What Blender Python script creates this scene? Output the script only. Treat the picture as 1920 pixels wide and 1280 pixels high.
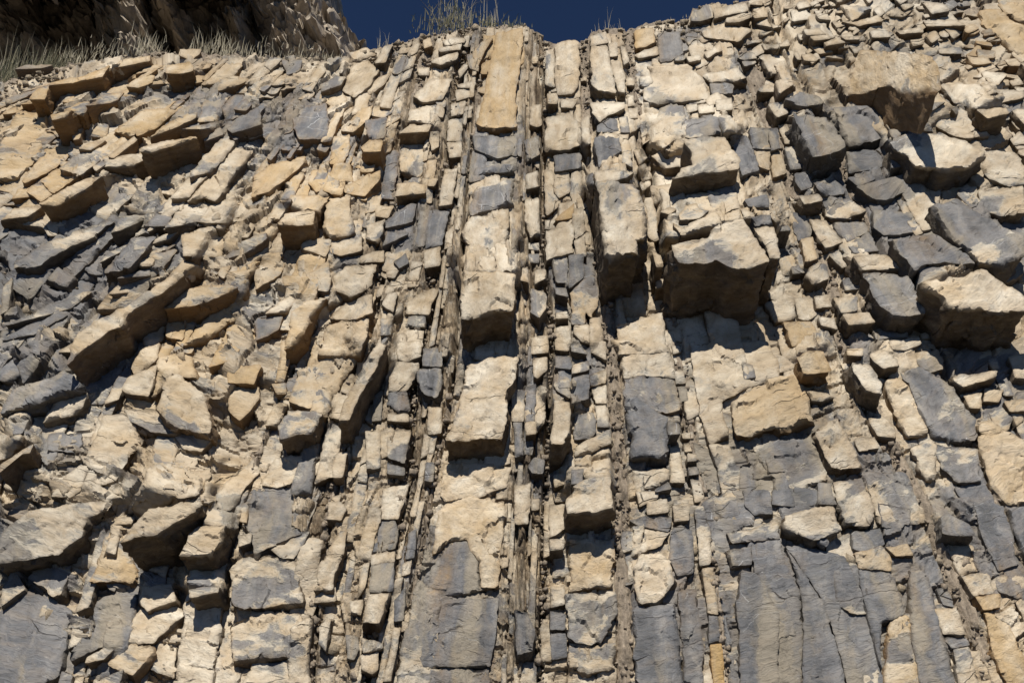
import bpy, math, random, zlib, time
import numpy as np
from math import radians as R
from mathutils import Vector
from mathutils.geometry import delaunay_2d_cdt
T00 = time.time()
for _o in list(bpy.data.objects):
    bpy.data.objects.remove(_o, do_unlink=True)
scene = bpy.context.scene
COL = scene.collection

# ------------------------------------------------------------------ camera
PITCH = 25.0
FPX = 1650.0                       # focal length in pixels of the 1920 px wide photograph
CAM = np.array([0.0, 0.0, 1.6])
cam = bpy.data.cameras.new("camera")
cam.sensor_width = 36.0
cam.lens = 36.0 * FPX / 1920.0
cam.clip_end = 5000
camo = bpy.data.objects.new("camera", cam)
camo.location = CAM
camo.rotation_euler = (R(90 + PITCH), 0, 0)
COL.objects.link(camo)
scene.camera = camo

# ------------------------------------------------------------------ daylight
SUN_ELEV, SUN_AZ = 54.0, -5.0      # degrees; azimuth measured from straight behind the camera, minus = from the left
world = bpy.data.worlds.new("World")
scene.world = world
world.use_nodes = True
wn = world.node_tree
wn.nodes.clear()
sky = wn.nodes.new("ShaderNodeTexSky")
sky.sky_type = 'NISHITA'
sky.sun_disc = False
sky.sun_elevation = R(SUN_ELEV)
sky.sun_rotation = R(180 - SUN_AZ)
sky.altitude = 4000
sky.air_density = 0.5
sky.dust_density = 0.0
sky.ozone_density = 8.0
bg = wn.nodes.new("ShaderNodeBackground")
bg.inputs[1].default_value = 0.07
wo = wn.nodes.new("ShaderNodeOutputWorld")
wn.links.new(sky.outputs[0], bg.inputs[0])
wn.links.new(bg.outputs[0], wo.inputs[0])
sl = bpy.data.lights.new("sun", 'SUN')
sl.energy = 5.0
sl.angle = R(0.5)
sl.color = (1.0, 0.95, 0.87)
so = bpy.data.objects.new("sun", sl)
so.rotation_euler = (R(90 - SUN_ELEV), 0, R(SUN_AZ))
so.location = (0, -20, 30)
COL.objects.link(so)
scene.view_settings.view_transform = 'Standard'
scene.view_settings.look = 'None'
scene.view_settings.exposure = 0.22
scene.view_settings.gamma = 1.0
scene.render.engine = 'CYCLES'
scene.cycles.max_bounces = 5

# ------------------------------------------------------------------ the wall plane and the photograph's frame
LEAN = 72.0
W_UP = np.array([0, math.cos(R(LEAN)), math.sin(R(LEAN))])
W_N = np.array([0, -math.sin(R(LEAN)), math.cos(R(LEAN))])
W_X = np.array([1.0, 0, 0])
FWD = np.array([0, math.cos(R(PITCH)), math.sin(R(PITCH))])
UPV = np.array([0, -math.sin(R(PITCH)), math.cos(R(PITCH))])
_e = R(PITCH) - math.atan(640 / FPX)
K0 = float(W_N @ (CAM + np.array([0, 6.0, 6.0 * math.tan(_e)])))

def at(x, y, d):
    """Point of the wall seen at (x, y) of the photograph, d metres in front of its main plane."""
    x = np.asarray(x, float); y = np.asarray(y, float); d = np.asarray(d, float)
    dr = FWD * FPX + (x - 960)[..., None] * W_X + (640 - y)[..., None] * UPV
    t = (K0 + d - W_N @ CAM) / (dr @ W_N)
    return CAM + dr * t[..., None]

def proj(P):
    q = P - CAM
    z = q @ FWD
    return 960 + FPX * (q @ W_X) / z, 640 - FPX * (q @ UPV) / z

def px_per_m(x, y):
    """Pixels that one metre straight out of the wall covers at (x, y)."""
    P = at(np.array(x), np.array(y), np.array(0.0))
    a = proj(P); b = proj(P + W_N * 0.1)
    return math.hypot(b[0] - a[0], b[1] - a[1]) / 0.1

def px_scale(x, y):
    """Pixels per metre across the wall at (x, y)."""
    P = at(np.array(x), np.array(y), np.array(0.0))
    return FPX / float((P - CAM) @ FWD)

# ------------------------------------------------------------------ noise
def _h(i, j, k, seed):
    i = i.astype(np.int64).astype(np.uint32); j = j.astype(np.int64).astype(np.uint32); k = k.astype(np.int64).astype(np.uint32)
    h = i * np.uint32(374761393) + j * np.uint32(668265263) + k * np.uint32(2147483647 & 1274126177) + np.uint32(seed * 7919 % 4294967291)
    h = (h ^ (h >> np.uint32(13))) * np.uint32(1274126177)
    h = (h ^ (h >> np.uint32(16))) * np.uint32(2246822519)
    return (h ^ (h >> np.uint32(15))).astype(np.float64) / 4294967295.0

def vnoise(p, seed=0):
    f = np.floor(p); u = p - f; u = u * u * (3 - 2 * u)
    i, j, k = f[:, 0], f[:, 1], f[:, 2]
    r = 0
    for a in (0, 1):
        wa = u[:, 0] if a else 1 - u[:, 0]
        for b in (0, 1):
            wb = u[:, 1] if b else 1 - u[:, 1]
            for c in (0, 1):
                wc = u[:, 2] if c else 1 - u[:, 2]
                r = r + wa * wb * wc * _h(i + a, j + b, k + c, seed)
    return r * 2 - 1

def fbm(p, octaves=4, seed=0, gain=0.5):
    r = 0; a = 1.0; s = 0
    for o in range(octaves):
        r = r + a * vnoise(p * 2.03 ** o + 17.3 * o, seed + o); s += a; a *= gain
    return r / s

def facet(p, seed=0):
    """Broken-rock noise: each cell of a Voronoi diagram is a tilted plane of its own."""
    f = np.floor(p)
    best = np.full(len(p), 1e9); val = np.zeros(len(p))
    for a in (-1, 0, 1):
        for b in (-1, 0, 1):
            for c in (-1, 0, 1):
                i, j, k = f[:, 0] + a, f[:, 1] + b, f[:, 2] + c
                q = np.stack([i + _h(i, j, k, seed), j + _h(i, j, k, seed + 1), k + _h(i, j, k, seed + 2)], 1)
                dv = p - q
                dd = (dv * dv).sum(1)
                t = np.stack([_h(i, j, k, seed + 3), _h(i, j, k, seed + 4), _h(i, j, k, seed + 5)], 1) * 2 - 1
                v = (dv * t).sum(1) * 0.9 + (_h(i, j, k, seed + 6) - 0.5) * 0.9
                m = dd < best
                best[m] = dd[m]; val[m] = v[m]
    return val
# ------------------------------------------------------------------ the single blocks one can tell apart
# Per tile: origin, then "corners of the sunlit face ; overhang ; greyness ; ochre ; label" (tile pixels are 1/3.764 photo pixel)
TILES = {
(960, 0): """
300,330 390,280 470,290 475,480 470,600 440,660 320,675 305,560;35;.12;.1;rounded cream pillar at the skyline beside the dark shale gutter
240,360 298,340 303,460 298,620 235,600 235,470;25;.2;0
245,660 315,655 325,690 320,735 255,735;60;.1;.2
335,700 440,705 455,725 430,765 350,760;35;.1;0
555,330 670,320 690,420 735,640 730,655 600,635 560,600 555,440;60;.15;0;tall cream block right of the shale gutter, chipped grey at its foot
692,430 760,430 800,560 800,655 745,650 715,520;50;.1;0
555,260 660,225 672,300 560,325;15;.2;0
560,730 790,725 800,760 740,790 680,810 620,860 575,800;15;.1;0
590,890 680,835 740,840 750,930 600,935;20;1;0
580,960 760,975 770,1060 690,1120 620,1190 590,1050;30;.9;0
960,480 1240,460 1330,560 1390,650 1395,695 1200,715 1040,735 930,700 930,620 990,520;15;.12;0;broad pale slab with a crazed face high on the right of centre
1340,530 1590,480 1665,545 1570,575 1400,583;60;.05;0
1395,588 1505,583 1570,600 1560,660 1410,665;35;.85;0
870,220 1000,200 1010,290 930,330 870,340;12;.1;.7;brown rounded stone lodged just under the skyline
865,390 1020,325 1035,385 900,410;15;.05;0
1030,240 1180,230 1200,340 1210,370 1130,420 1050,440 1035,340;15;.35;0
1145,400 1210,385 1220,425 1150,430;20;.4;0
1225,400 1330,385 1335,425 1250,440;30;.05;0
1260,120 1370,30 1415,60 1425,125 1330,150 1270,150;25;.35;0
1425,60 1640,25 1670,78 1520,105 1435,130;10;.25;0
1510,130 1680,88 1690,120 1600,160 1510,160;25;.25;0
1340,210 1500,175 1690,210 1600,290 1360,260;8;.2;0
1610,390 1650,370 1710,375 1725,410 1640,420 1600,410;10;.2;0
1620,430 1725,432 1720,450 1640,470;20;.3;0
905,550 980,530 990,580 950,620 905,600;12;.2;0
1040,760 1120,730 1210,750 1215,860 1180,960 1050,1060 1000,1090 950,1040 940,900 1030,870;18;.3;.1;rough brownish boulder stuck in the shale above the overhanging block
1225,740 1310,735 1310,780 1240,800;40;.1;0
1315,740 1420,735 1425,790 1330,800;15;.1;0
1430,710 1550,690 1560,775 1440,780;25;.05;0
1225,850 1420,815 1450,830 1470,940 1340,960 1230,970;15;.5;0
1455,820 1590,815 1630,950 1500,960;10;.4;0
975,1100 1110,1040 1240,1070 1270,1100 1265,1165 1160,1178 1080,1188 1040,1150;45;.15;.1
1210,1010 1360,965 1510,970 1550,1060 1610,1110 1605,1190 1460,1215 1290,1235 1120,1262 1275,1165 1270,1080;265;.22;0;big white-topped block jutting far out over its own black shadow
1540,960 1660,960 1700,1060 1740,1200 1625,1235 1570,1060;18;1;0;dark grey upright slab with a white scratch beside the jutting block
1680,900 1880,900 1880,1050 1700,1045;12;.7;0
1710,1055 1815,1030 1820,1200 1745,1170;10;.3;.1
860,1060 920,1050 950,1110 900,1160;12;.1;0
890,1180 940,1160 990,1250 920,1280;8;.1;0
580,1210 780,1205 800,1250 690,1280 590,1290;25;.05;0
235,830 400,800 490,870 490,1020 395,1056 290,1060 230,1040;38;.1;.1
300,1100 480,1080 490,1180 310,1210;10;.85;0
130,750 200,740 215,880 180,900 120,880;20;.1;.1
80,990 190,950 200,1090 110,1140;25;.6;0
682,310 740,310 745,390 690,400;15;.1;0
765,330 800,335 825,430 790,455;10;.2;0
810,550 850,550 860,600 815,600;8;.2;0
815,680 855,670 865,740 820,750;10;.1;0
825,770 885,765 885,830 830,830;15;.2;0
760,835 815,825 830,930 770,930;15;.6;0
""",
(1420, 0): """
0,390 240,360 300,430 290,500 180,520 90,520 40,430;40;.35;0;pale slab with a dark grey lower lip below the right skyline
310,385 390,380 410,400 415,435 330,430;35;.2;.1
370,320 500,350 540,370 430,382;40;.1;.4
310,500 420,430 580,380 700,350 850,355 1000,370 1230,400 1300,560 1290,640 1180,640 1100,660 1010,650 950,605 880,610 740,660 620,670 510,710 450,620 350,612;170;.1;.4;huge buff block with a deep brown underside in the upper right
250,810 480,830 560,930 620,1040 510,1090 390,1110 330,980;150;1;0;smooth slate-grey slab on a stubby tan foot in the upper right
530,750 790,740 850,780 940,790 950,940 800,1000 640,1035 590,920;20;1;0;wide bluish-grey face split by a dark crack under the huge buff block
630,1070 760,1050 940,1070 930,1165 800,1195 650,1225;20;1;0
940,1110 1040,1090 1085,1160 950,1190;40;1;0
930,1000 1050,930 1230,930 1420,990 1600,1070 1610,1110 1480,1200 1340,1210 1100,1180 1060,1100 950,1060;190;.35;0;long pitted cream block with a grey underside below the huge buff block
190,700 300,650 440,680 470,720 430,760 270,740;55;.6;0
70,730 170,720 210,770 220,800 140,830 100,780;60;.3;0
0,630 70,595 140,620 130,650 20,650;50;.1;0
150,890 260,880 330,1000 200,1010;15;.1;0
190,1030 340,1030 380,1180 230,1200;20;.5;0
80,930 130,930 160,1040 100,1060;8;.8;0
95,1070 165,1070 200,1220 110,1250;10;.1;.3
1230,820 1400,760 1600,850 1640,960 1480,980 1380,960 1270,900;85;.1;0
1540,770 1760,760 1780,800 1620,835;190;.15;0;thin-edged block over a black hollow near the right margin
1300,600 1560,600 1750,745 1550,765 1400,730;10;.1;0
1580,500 1770,520 1700,600 1600,600;40;.15;0
1640,640 1880,640 1880,690 1700,730;30;.15;0
1610,1070 1800,1070 1882,1130 1900,1280 1640,1280 1580,1190;50;.3;0
980,220 1160,190 1180,230 1010,240;60;.15;.1
1080,285 1180,270 1180,310 1100,330;55;.15;.1
1270,340 1440,330 1450,380 1290,380;40;.2;0
1550,350 1680,360 1680,410 1560,410;20;.4;0
1170,150 1400,140 1480,180 1200,190;40;.15;.1
590,150 690,150 850,110 890,150 720,185;40;.15;.1
1000,90 1030,80 1040,100 950,105;30;.2;0
590,260 730,250 720,280 620,280;40;.2;0
240,70 330,70 400,130 250,150;15;.1;0
330,210 440,205 480,240 350,250;12;.1;0
370,260 500,240 520,275 400,290;30;.1;0
470,300 560,270 620,300 490,320;12;.1;0
800,215 900,200 950,260 810,270;25;.2;0
1570,90 1700,60 1790,130 1900,200 1900,380 1820,390 1700,260 1590,180;12;.05;.6;ochre slab climbing to the right edge near the top
1700,30 1882,20 1900,180 1760,110;10;.1;.35
""",
(1420, 320): """
260,20 340,10 385,60 380,120 310,140 265,80;25;.8;0
400,90 540,70 630,130 600,160 480,180;10;.5;0
640,50 800,30 830,60 720,110;10;.9;0
700,120 1080,10 1130,80 1120,110 900,205 820,200;50;1;0;dark slate slab smeared with white calcite in the upper right
290,180 430,160 470,210 330,240;90;.15;0
480,230 640,200 760,280 620,340 490,320;15;.12;0
540,370 760,360 780,430 640,500 580,450;10;.5;0
640,525 780,435 850,560 690,580;8;.85;0
250,300 330,320 380,410 370,460 290,490 260,400;12;.95;0
310,485 390,475 420,620 340,640;15;.15;.3
370,350 480,350 600,500 480,540 420,450;10;.3;.1
140,400 220,375 240,420 150,430;50;.8;0
100,330 220,280 225,320 140,370;10;.1;0
235,680 290,660 340,720 250,730;40;.3;0
340,740 400,660 490,660 510,760 410,800 380,800;75;.35;0
510,600 600,550 690,650 600,690;20;.2;0
670,600 900,590 1010,650 1040,690 740,700;20;.25;0
740,725 860,715 1070,745 1180,930 1180,1010 1080,1030 960,1020 840,930;155;.6;0;bulging grey and tan boulder right of the red-brown shale seam
820,280 1200,300 1200,370 1150,430 900,455 830,400;10;1;0
950,475 1240,445 1480,590 1540,660 1300,650 1180,660 1110,710 1010,590;95;.95;0;wide slate-grey slab with a shaded lower edge at the right
1220,260 1400,190 1600,310 1900,440 1900,600 1700,680 1560,675 1470,560 1340,450;35;.55;0
1160,790 1300,780 1600,700 1700,760 1920,880 1920,990 1730,1000 1350,970 1220,860;300;.15;0;big whitish slab over a tall shaded brown face at the right margin
1600,690 1900,620 1900,720 1760,790 1660,740;35;.2;0
1440,120 1550,110 1550,240 1500,260 1420,170;15;.5;0
1565,130 1880,110 1900,300 1700,320 1565,270;60;.35;.1
1600,20 1880,30 1900,90 1780,115 1640,60;20;.6;0
400,880 510,870 530,960 415,970;35;.1;0
265,900 380,900 410,1010 360,1050 290,1040;14;.1;0
60,940 200,880 250,900 265,1040 120,1070;12;.05;0
190,1070 380,1060 450,1220 240,1240;25;.1;.45;small square ochre block right of the pale cleaved wall
430,1030 540,1040 565,1120 450,1090;40;.1;0
540,900 700,880 705,980 600,1000;15;.4;0
600,1010 780,1000 830,1070 650,1090;90;.2;0
600,770 720,730 740,830 620,840;15;.7;0
1150,1150 1220,1130 1225,1180 1160,1190;20;.2;0
920,1200 1150,1170 1160,1220 1050,1270 950,1260;20;.4;0
""",
(1420, 640): """
90,120 190,100 290,190 200,210 130,230;20;.4;0
270,110 360,60 460,60 530,210 430,225 330,230;120;.1;.55
350,350 480,360 545,390 460,425 390,420;50;.4;0
-190,500 -180,440 0,290 240,230 300,235 390,480 405,565 200,610 0,650 -60,680 -160,665;50;.08;.4;large flat golden slab with a sharp shaded lower edge
635,50 740,50 740,100 640,95;10;.1;0
790,90 890,50 1000,130 1000,170 890,190 830,150;70;.2;0
660,140 790,150 890,310 885,370 770,350 670,200;125;.4;0;leaning block with a shaded left flank right of the golden slab
780,550 890,520 980,620 970,680 850,665;20;.1;.1
900,270 1000,260 1130,400 1200,640 1130,670 1060,680 950,460 910,350;25;.15;.25
1000,200 1150,180 1330,270 1430,400 1550,570 1550,690 1450,710 1250,680 1200,580 1110,400;40;.75;0;rounded slate-grey shoulder flecked with white at the right
1370,240 1690,210 1680,250 1450,320 1380,270;60;.1;0
1570,570 1640,550 1750,620 1640,670 1570,640;20;.2;.1
1770,110 1900,80 1900,260 1820,260;20;.2;0
1450,370 1590,360 1580,470 1500,470;20;.2;.2
1605,340 1740,340 1700,420 1600,420;15;.2;.1
1740,420 1900,400 1900,490 1780,495;25;.2;.1
400,620 560,550 640,660 740,860 740,890 520,890 440,730;40;.08;.05;tapering cream slab just below the golden slab
-60,720 380,660 500,880 510,990 300,1040 130,1030 20,830;9;.42;0
680,680 830,670 860,750 720,770;10;.1;0
530,990 740,960 820,1180 800,1280 620,1280;20;.4;0
760,930 1040,930 1160,1160 1200,1280 860,1280 820,1180;8;.4;0
1080,760 1230,690 1270,740 1240,960 1190,980;15;.2;.1
1250,730 1550,760 1570,980 1400,990 1290,870;15;.5;0
1560,680 1770,640 1900,720 1900,1120 1760,1150 1640,1000;10;.05;.1
1400,1030 1590,1010 1700,1170 1740,1280 1520,1280;6;1;0
110,1050 240,1040 265,1160 110,1150;8;1;0
268,1030 428,1050 428,1150 270,1160;6;1;0
432,1000 510,1000 560,1150 434,1140;6;.9;0
""",
(1420, 940): """
185,90 330,60 410,30 550,40 610,200 500,235 400,270 300,240 190,200;45;.12;0;white chipped block over a black crack above the smooth grey slabs
410,190 460,180 510,290 490,320 420,290;30;1;0
600,50 700,0 820,0 820,100 790,175 660,170;20;.25;0
670,220 860,190 900,300 730,350 680,330;9;1;0
700,370 880,320 940,400 940,485 720,470;15;.35;.3
1290,110 1350,90 1490,150 1550,240 1400,240 1310,230;75;1;0;dark grey wedge jutting out low on the right
850,0 1080,50 1070,160 890,180;8;.7;0
910,320 1060,300 1090,380 980,380;10;.15;.1
1320,310 1520,310 1590,470 1430,520;6;.1;.1
205,310 400,340 620,390 700,560 780,820 870,1090 890,1300 640,1300 560,1000 470,700;6;1;0;tall smooth grey slab with pale streaks at the bottom right
205,330 460,700 550,1000 630,1300 330,1300 320,700 280,560;4;1;0
0,290 160,260 200,450 300,640 320,900 325,1300 0,1300;4;.9;.1
720,490 950,510 1040,790 880,850 860,950 885,1180 800,900;12;1;0
950,830 1060,800 1130,1150 1140,1300 900,1300 930,950;8;.15;.55
1070,480 1180,470 1300,900 1420,1300 1150,1300 1090,900;5;.9;.15
1270,620 1340,600 1390,740 1310,720;8;.8;0
1250,760 1400,750 1470,930 1310,930;18;.2;0
1300,960 1470,950 1500,1010 1380,1030;8;.7;0
1380,1040 1490,1030 1570,1300 1430,1300;18;.35;0
1440,520 1620,500 1680,650 1530,660;6;.2;0
1540,670 1710,650 1720,740 1600,760;8;.1;.5
1600,780 1750,820 1880,1100 1900,1300 1760,1300 1650,1000;8;.1;.55
1640,440 1780,300 1900,520 1900,700 1700,620;5;.9;0
1540,20 1740,20 1840,440 1700,480 1580,240;5;1;0
1780,50 1900,40 1900,400 1810,200;5;1;0
""",
(960, 940): """
385,-30 450,-110 560,-170 700,-180 715,40 600,65 390,88;140;.15;.05;tan block with a rough shaded underside above the golden recessed slab
260,30 370,20 370,190 265,250;10;.1;0
265,262 370,262 370,335 270,345;60;.4;0
400,262 600,252 710,270 710,600 560,620 410,640;4;.08;.35;golden recessed slab framed by shale in the lower centre
380,665 520,645 730,645 735,800 620,990 560,1010 400,960;10;.48;0
400,1015 600,1025 735,985 720,1180 500,1200 400,1150;10;.42;.15
270,600 370,600 370,720 280,740;10;.2;0
270,770 380,790 380,900 270,900;15;.7;0
270,940 380,930 385,1090 280,1110;12;.9;0
860,440 920,390 1060,370 1110,430 1140,560 1040,690 910,720 870,600;15;.12;0;white rounded block with a broken grey foot in the lower centre
880,200 1000,190 1110,210 1050,310 930,350 880,340;7;.25;0
1125,200 1200,165 1270,200 1280,500 1170,520 1115,400;9;.9;0
830,130 950,105 1130,110 1100,205 900,170;15;.75;0
1140,30 1250,20 1255,130 1145,145;20;.12;0
850,760 1150,720 1180,1000 1200,1300 880,1300;4;1;0;dark blue-grey smooth column at the bottom centre
1175,640 1290,620 1340,1000 1350,1300 1215,1300;6;.6;.1
1290,40 1350,30 1400,250 1400,430 1330,450;15;.3;0
1340,480 1420,470 1450,790 1380,780;12;.2;.1
1390,810 1450,810 1470,970 1390,990;12;.9;0
1400,1010 1480,1010 1500,1300 1430,1300;8;.1;1
1540,0 1710,0 1700,170 1540,180;12;.8;0
1510,220 1720,180 1882,110 1882,260 1540,290;20;.4;0
1690,320 1880,280 1880,500 1720,500;8;.8;0
1530,340 1680,320 1690,440 1560,450;12;.5;0
1620,480 1750,520 1880,800 1880,1300 1620,1300 1590,700;5;1;.08
20,760 110,770 160,900 140,1060 40,1080 20,900;40;.7;0;grey ridge end jutting left of the long black crack
10,1160 170,1120 180,1300 10,1300;6;.3;0
""",
(480, 940): """
590,200 640,210 600,420 550,520 540,620 410,620 450,440 530,310;30;.25;.1
890,10 1040,0 1000,120 880,120;15;.1;0
880,140 980,140 1000,240 980,330 820,355 850,230;10;1;0
820,370 980,357 970,425 820,448;5;.05;0
810,452 970,432 965,630 810,630;10;1;0
800,650 945,640 870,860 750,860;45;.08;.05;cream lozenge-shaped block in the narrow leaning bed, bottom left of centre
730,1080 870,1050 860,1180 820,1210 740,1180;20;.12;0
740,955 860,990 890,1015 880,1040 760,1060;12;.2;.05
630,940 720,950 730,1040 690,1115 640,1100;20;.7;0
1300,60 1400,-20 1750,0 1740,300 1700,600 1590,600 1570,430 1500,270 1400,280 1260,380;6;.04;.25
1240,450 1400,290 1500,280 1570,430 1580,600 1690,620 1500,650 1240,680 1230,560;5;1;0
1230,705 1700,692 1680,1000 1650,1160 1150,1160 1140,1000 1180,850;12;1;0;big square dark slate panel in the lower centre
1150,1170 1650,1170 1640,1300 1100,1300;8;.7;.1
0,220 380,205 350,260 280,400 190,400 100,340;20;.45;0
-180,480 -130,400 0,390 100,370 330,440 320,510 300,640 340,700 150,730 20,755 -60,760 -180,730;30;.35;.1;rounded tan block with grey rims low in the left half
-180,860 0,790 330,790 310,1080 60,1090 -170,1130;15;.25;.15
-100,1300 0,1130 300,1110 400,1300;6;.1;0
430,625 555,605 560,700 410,710;6;.2;0
510,0 600,0 640,50 600,130 500,130;25;.1;0
660,700 760,690 740,800 660,790;20;.2;0
730,460 800,430 770,600 720,680;8;.2;.1
1080,230 1130,200 1120,390 1060,400;8;.9;0
980,700 1060,600 1040,830 970,840;8;1;0
1040,440 1100,400 1090,500 1030,520;10;.1;0
450,870 500,820 530,830 490,1060 440,1000;20;.4;0
""",
(0, 940): """
0,250 200,70 500,20 800,-10 760,60 620,120 580,240 410,380 -30,440;100;.42;0;long grey-bellied slab with a white top edge at the left margin
850,290 960,130 1050,60 1400,-10 1440,30 1250,140 1110,230 1000,250;240;.12;0;long cream slab above a laminated brown face, lower left
1260,380 1330,230 1400,170 1590,170 1560,300 1490,380 1400,390;170;.1;.05
640,560 720,330 770,210 850,230 900,350 990,520 930,580 800,560;20;.3;.5
0,780 190,640 340,690 500,770 460,1000 420,1220 260,1300 -30,1300;12;1;0;broad smooth slate slab in the bottom left corner
500,1130 560,960 650,870 700,700 780,660 970,650 960,720 890,960 800,1000 600,1080;25;.9;.05;slate-grey slab with a thin orange streak near the bottom left
990,600 1210,580 1230,700 1030,770 990,700;15;.15;.1
890,1000 920,880 1010,760 1220,730 1330,780 1170,900 1090,990;8;.2;.05
760,1150 900,1010 1070,1010 1090,1050 940,1230;30;.1;.35
610,1100 740,1020 830,1020 740,1110 600,1140;50;.2;0
1330,620 1550,590 1540,640 1340,680;110;.1;0
1330,1110 1480,1080 1620,1100 1600,1300 1250,1300;6;.2;0
260,460 420,440 510,440 430,640 380,670 280,580 200,540;15;.45;0
20,600 100,430 180,620 0,740;20;.5;0
1670,230 1780,220 1770,290 1680,320;30;.3;0
770,160 830,110 960,110 930,160;25;.2;0
1640,60 1700,20 1760,0 1740,150 1650,130;30;.15;.2
""",
(0, 640): """
475,165 500,10 550,-70 900,-260 1250,-490 1310,-480 1130,-340 900,-190 870,-110 780,-80 620,30;240;.1;.1;long golden-tan slab ending in a deep brown overhang on the left
860,340 900,260 1110,160 1100,260 1050,390 900,370;80;.12;.1
1120,100 1350,90 1360,180 1380,260 1230,240 1160,330 1080,390 1100,200;18;.1;.3
925,170 1000,60 1130,20 1110,120 1000,220 940,230;15;.1;.2
1180,260 1250,230 1340,290 1440,400 1500,560 1490,650 1280,620 1180,560 1100,480;110;.2;.15;bulging brown lump with a crumbly face left of centre
870,470 1100,480 1280,620 1230,650 1050,640 900,550;60;.25;.05
1620,330 1700,310 1830,320 1840,400 1700,560 1610,500;20;.1;.35
1600,190 1840,160 1800,300 1610,290;20;.1;.1
1230,655 1480,655 1490,700 1420,780 1290,760;50;.15;.05
300,570 400,410 620,350 590,460 500,530;80;.1;0;small white block above a grey facet near the left hollow
720,510 860,505 1020,700 900,830 820,980 560,1060 640,880 600,830 690,640;60;.1;.05;broad tan slab leaning below the dark hollow on the left
340,650 580,640 580,720 520,780 330,760;15;.7;0
360,1100 450,960 560,880 640,870 570,1060 490,1100;20;.12;.1
0,510 70,330 240,290 450,200 590,310 400,390 260,440 150,480;150;1;0;slate-grey overhanging ledge at the left margin
0,150 100,90 220,130 180,230 60,290 -20,260;40;1;0
0,870 200,740 240,720 210,790 100,800 0,930;200;.2;.2
180,1050 270,970 380,1000 290,1090;20;.3;0
930,1160 1060,890 1200,850 1320,910 1520,900 1380,1090 1230,1110 1020,1230;8;.08;0
1530,1080 1640,960 1780,830 1840,920 1780,970 1630,1190 1530,1170;9;.1;0
""",
(480, 640): """
1490,150 1740,90 1850,110 1840,260 1770,340 1780,480 1740,690 1640,690 1430,700 1330,700 1380,600 1420,480;130;.12;.1;central cream slab with a ragged lower edge over black shadow
1290,1090 1330,850 1560,870 1790,890 1780,1020 1560,1095 1330,1115;7;.05;.15
940,260 1000,155 1150,150 1120,260 1060,340 940,350;15;.05;0
1000,0 1160,0 1160,100 1060,140 1000,120;9;.1;0
940,360 1060,350 1080,490 1010,500 930,440;6;.9;0
930,512 1080,512 1080,570 930,560;25;.15;0
930,620 1090,620 1050,860 920,810;10;.35;0
920,850 1050,890 1050,950 920,930;22;.4;0
900,1040 1080,1010 1040,1180 1000,1250 880,1240;10;.12;0
770,640 880,640 880,890 780,900;20;.4;.05
830,390 900,340 880,560 820,560;20;.9;0
870,0 920,20 860,170 770,310 700,460 650,560 580,560 600,480 690,300 780,130;160;.15;0;long pale leaning rib with a pointed lower end, left of centre
440,130 730,60 690,180 600,280 540,400 380,470 240,420 310,220;8;.08;.1
150,600 230,480 360,480 470,500 430,600 400,650 260,660 170,690;105;.4;.15;nose-like pale block with an orange underside, left of centre
180,0 270,0 240,100 200,280 130,290 170,100;20;.1;.25
60,590 130,430 220,450 160,590;15;.1;0
110,300 210,290 220,370 150,370;50;.15;0
50,970 150,830 260,820 520,830 480,900 360,960 150,1030 40,1010;12;.05;.05
0,1035 150,1045 420,975 440,1100 350,1330 0,1490 -80,1300;15;.65;.1;bulky grey-tan block under a white ledge, low left of centre
1140,180 1310,180 1320,300 1280,400 1180,370 1130,280;50;.97;0;rounded slate-grey knob beside the central cream slab
1180,50 1310,50 1310,170 1180,170;12;.85;0
1210,460 1310,470 1310,640 1220,650;12;.15;0
1200,860 1260,850 1250,980 1190,980;15;.6;0
530,900 560,790 650,770 610,960 540,960;40;.1;.1
540,1100 600,1080 570,1180 510,1190;10;.1;0
""",
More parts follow.
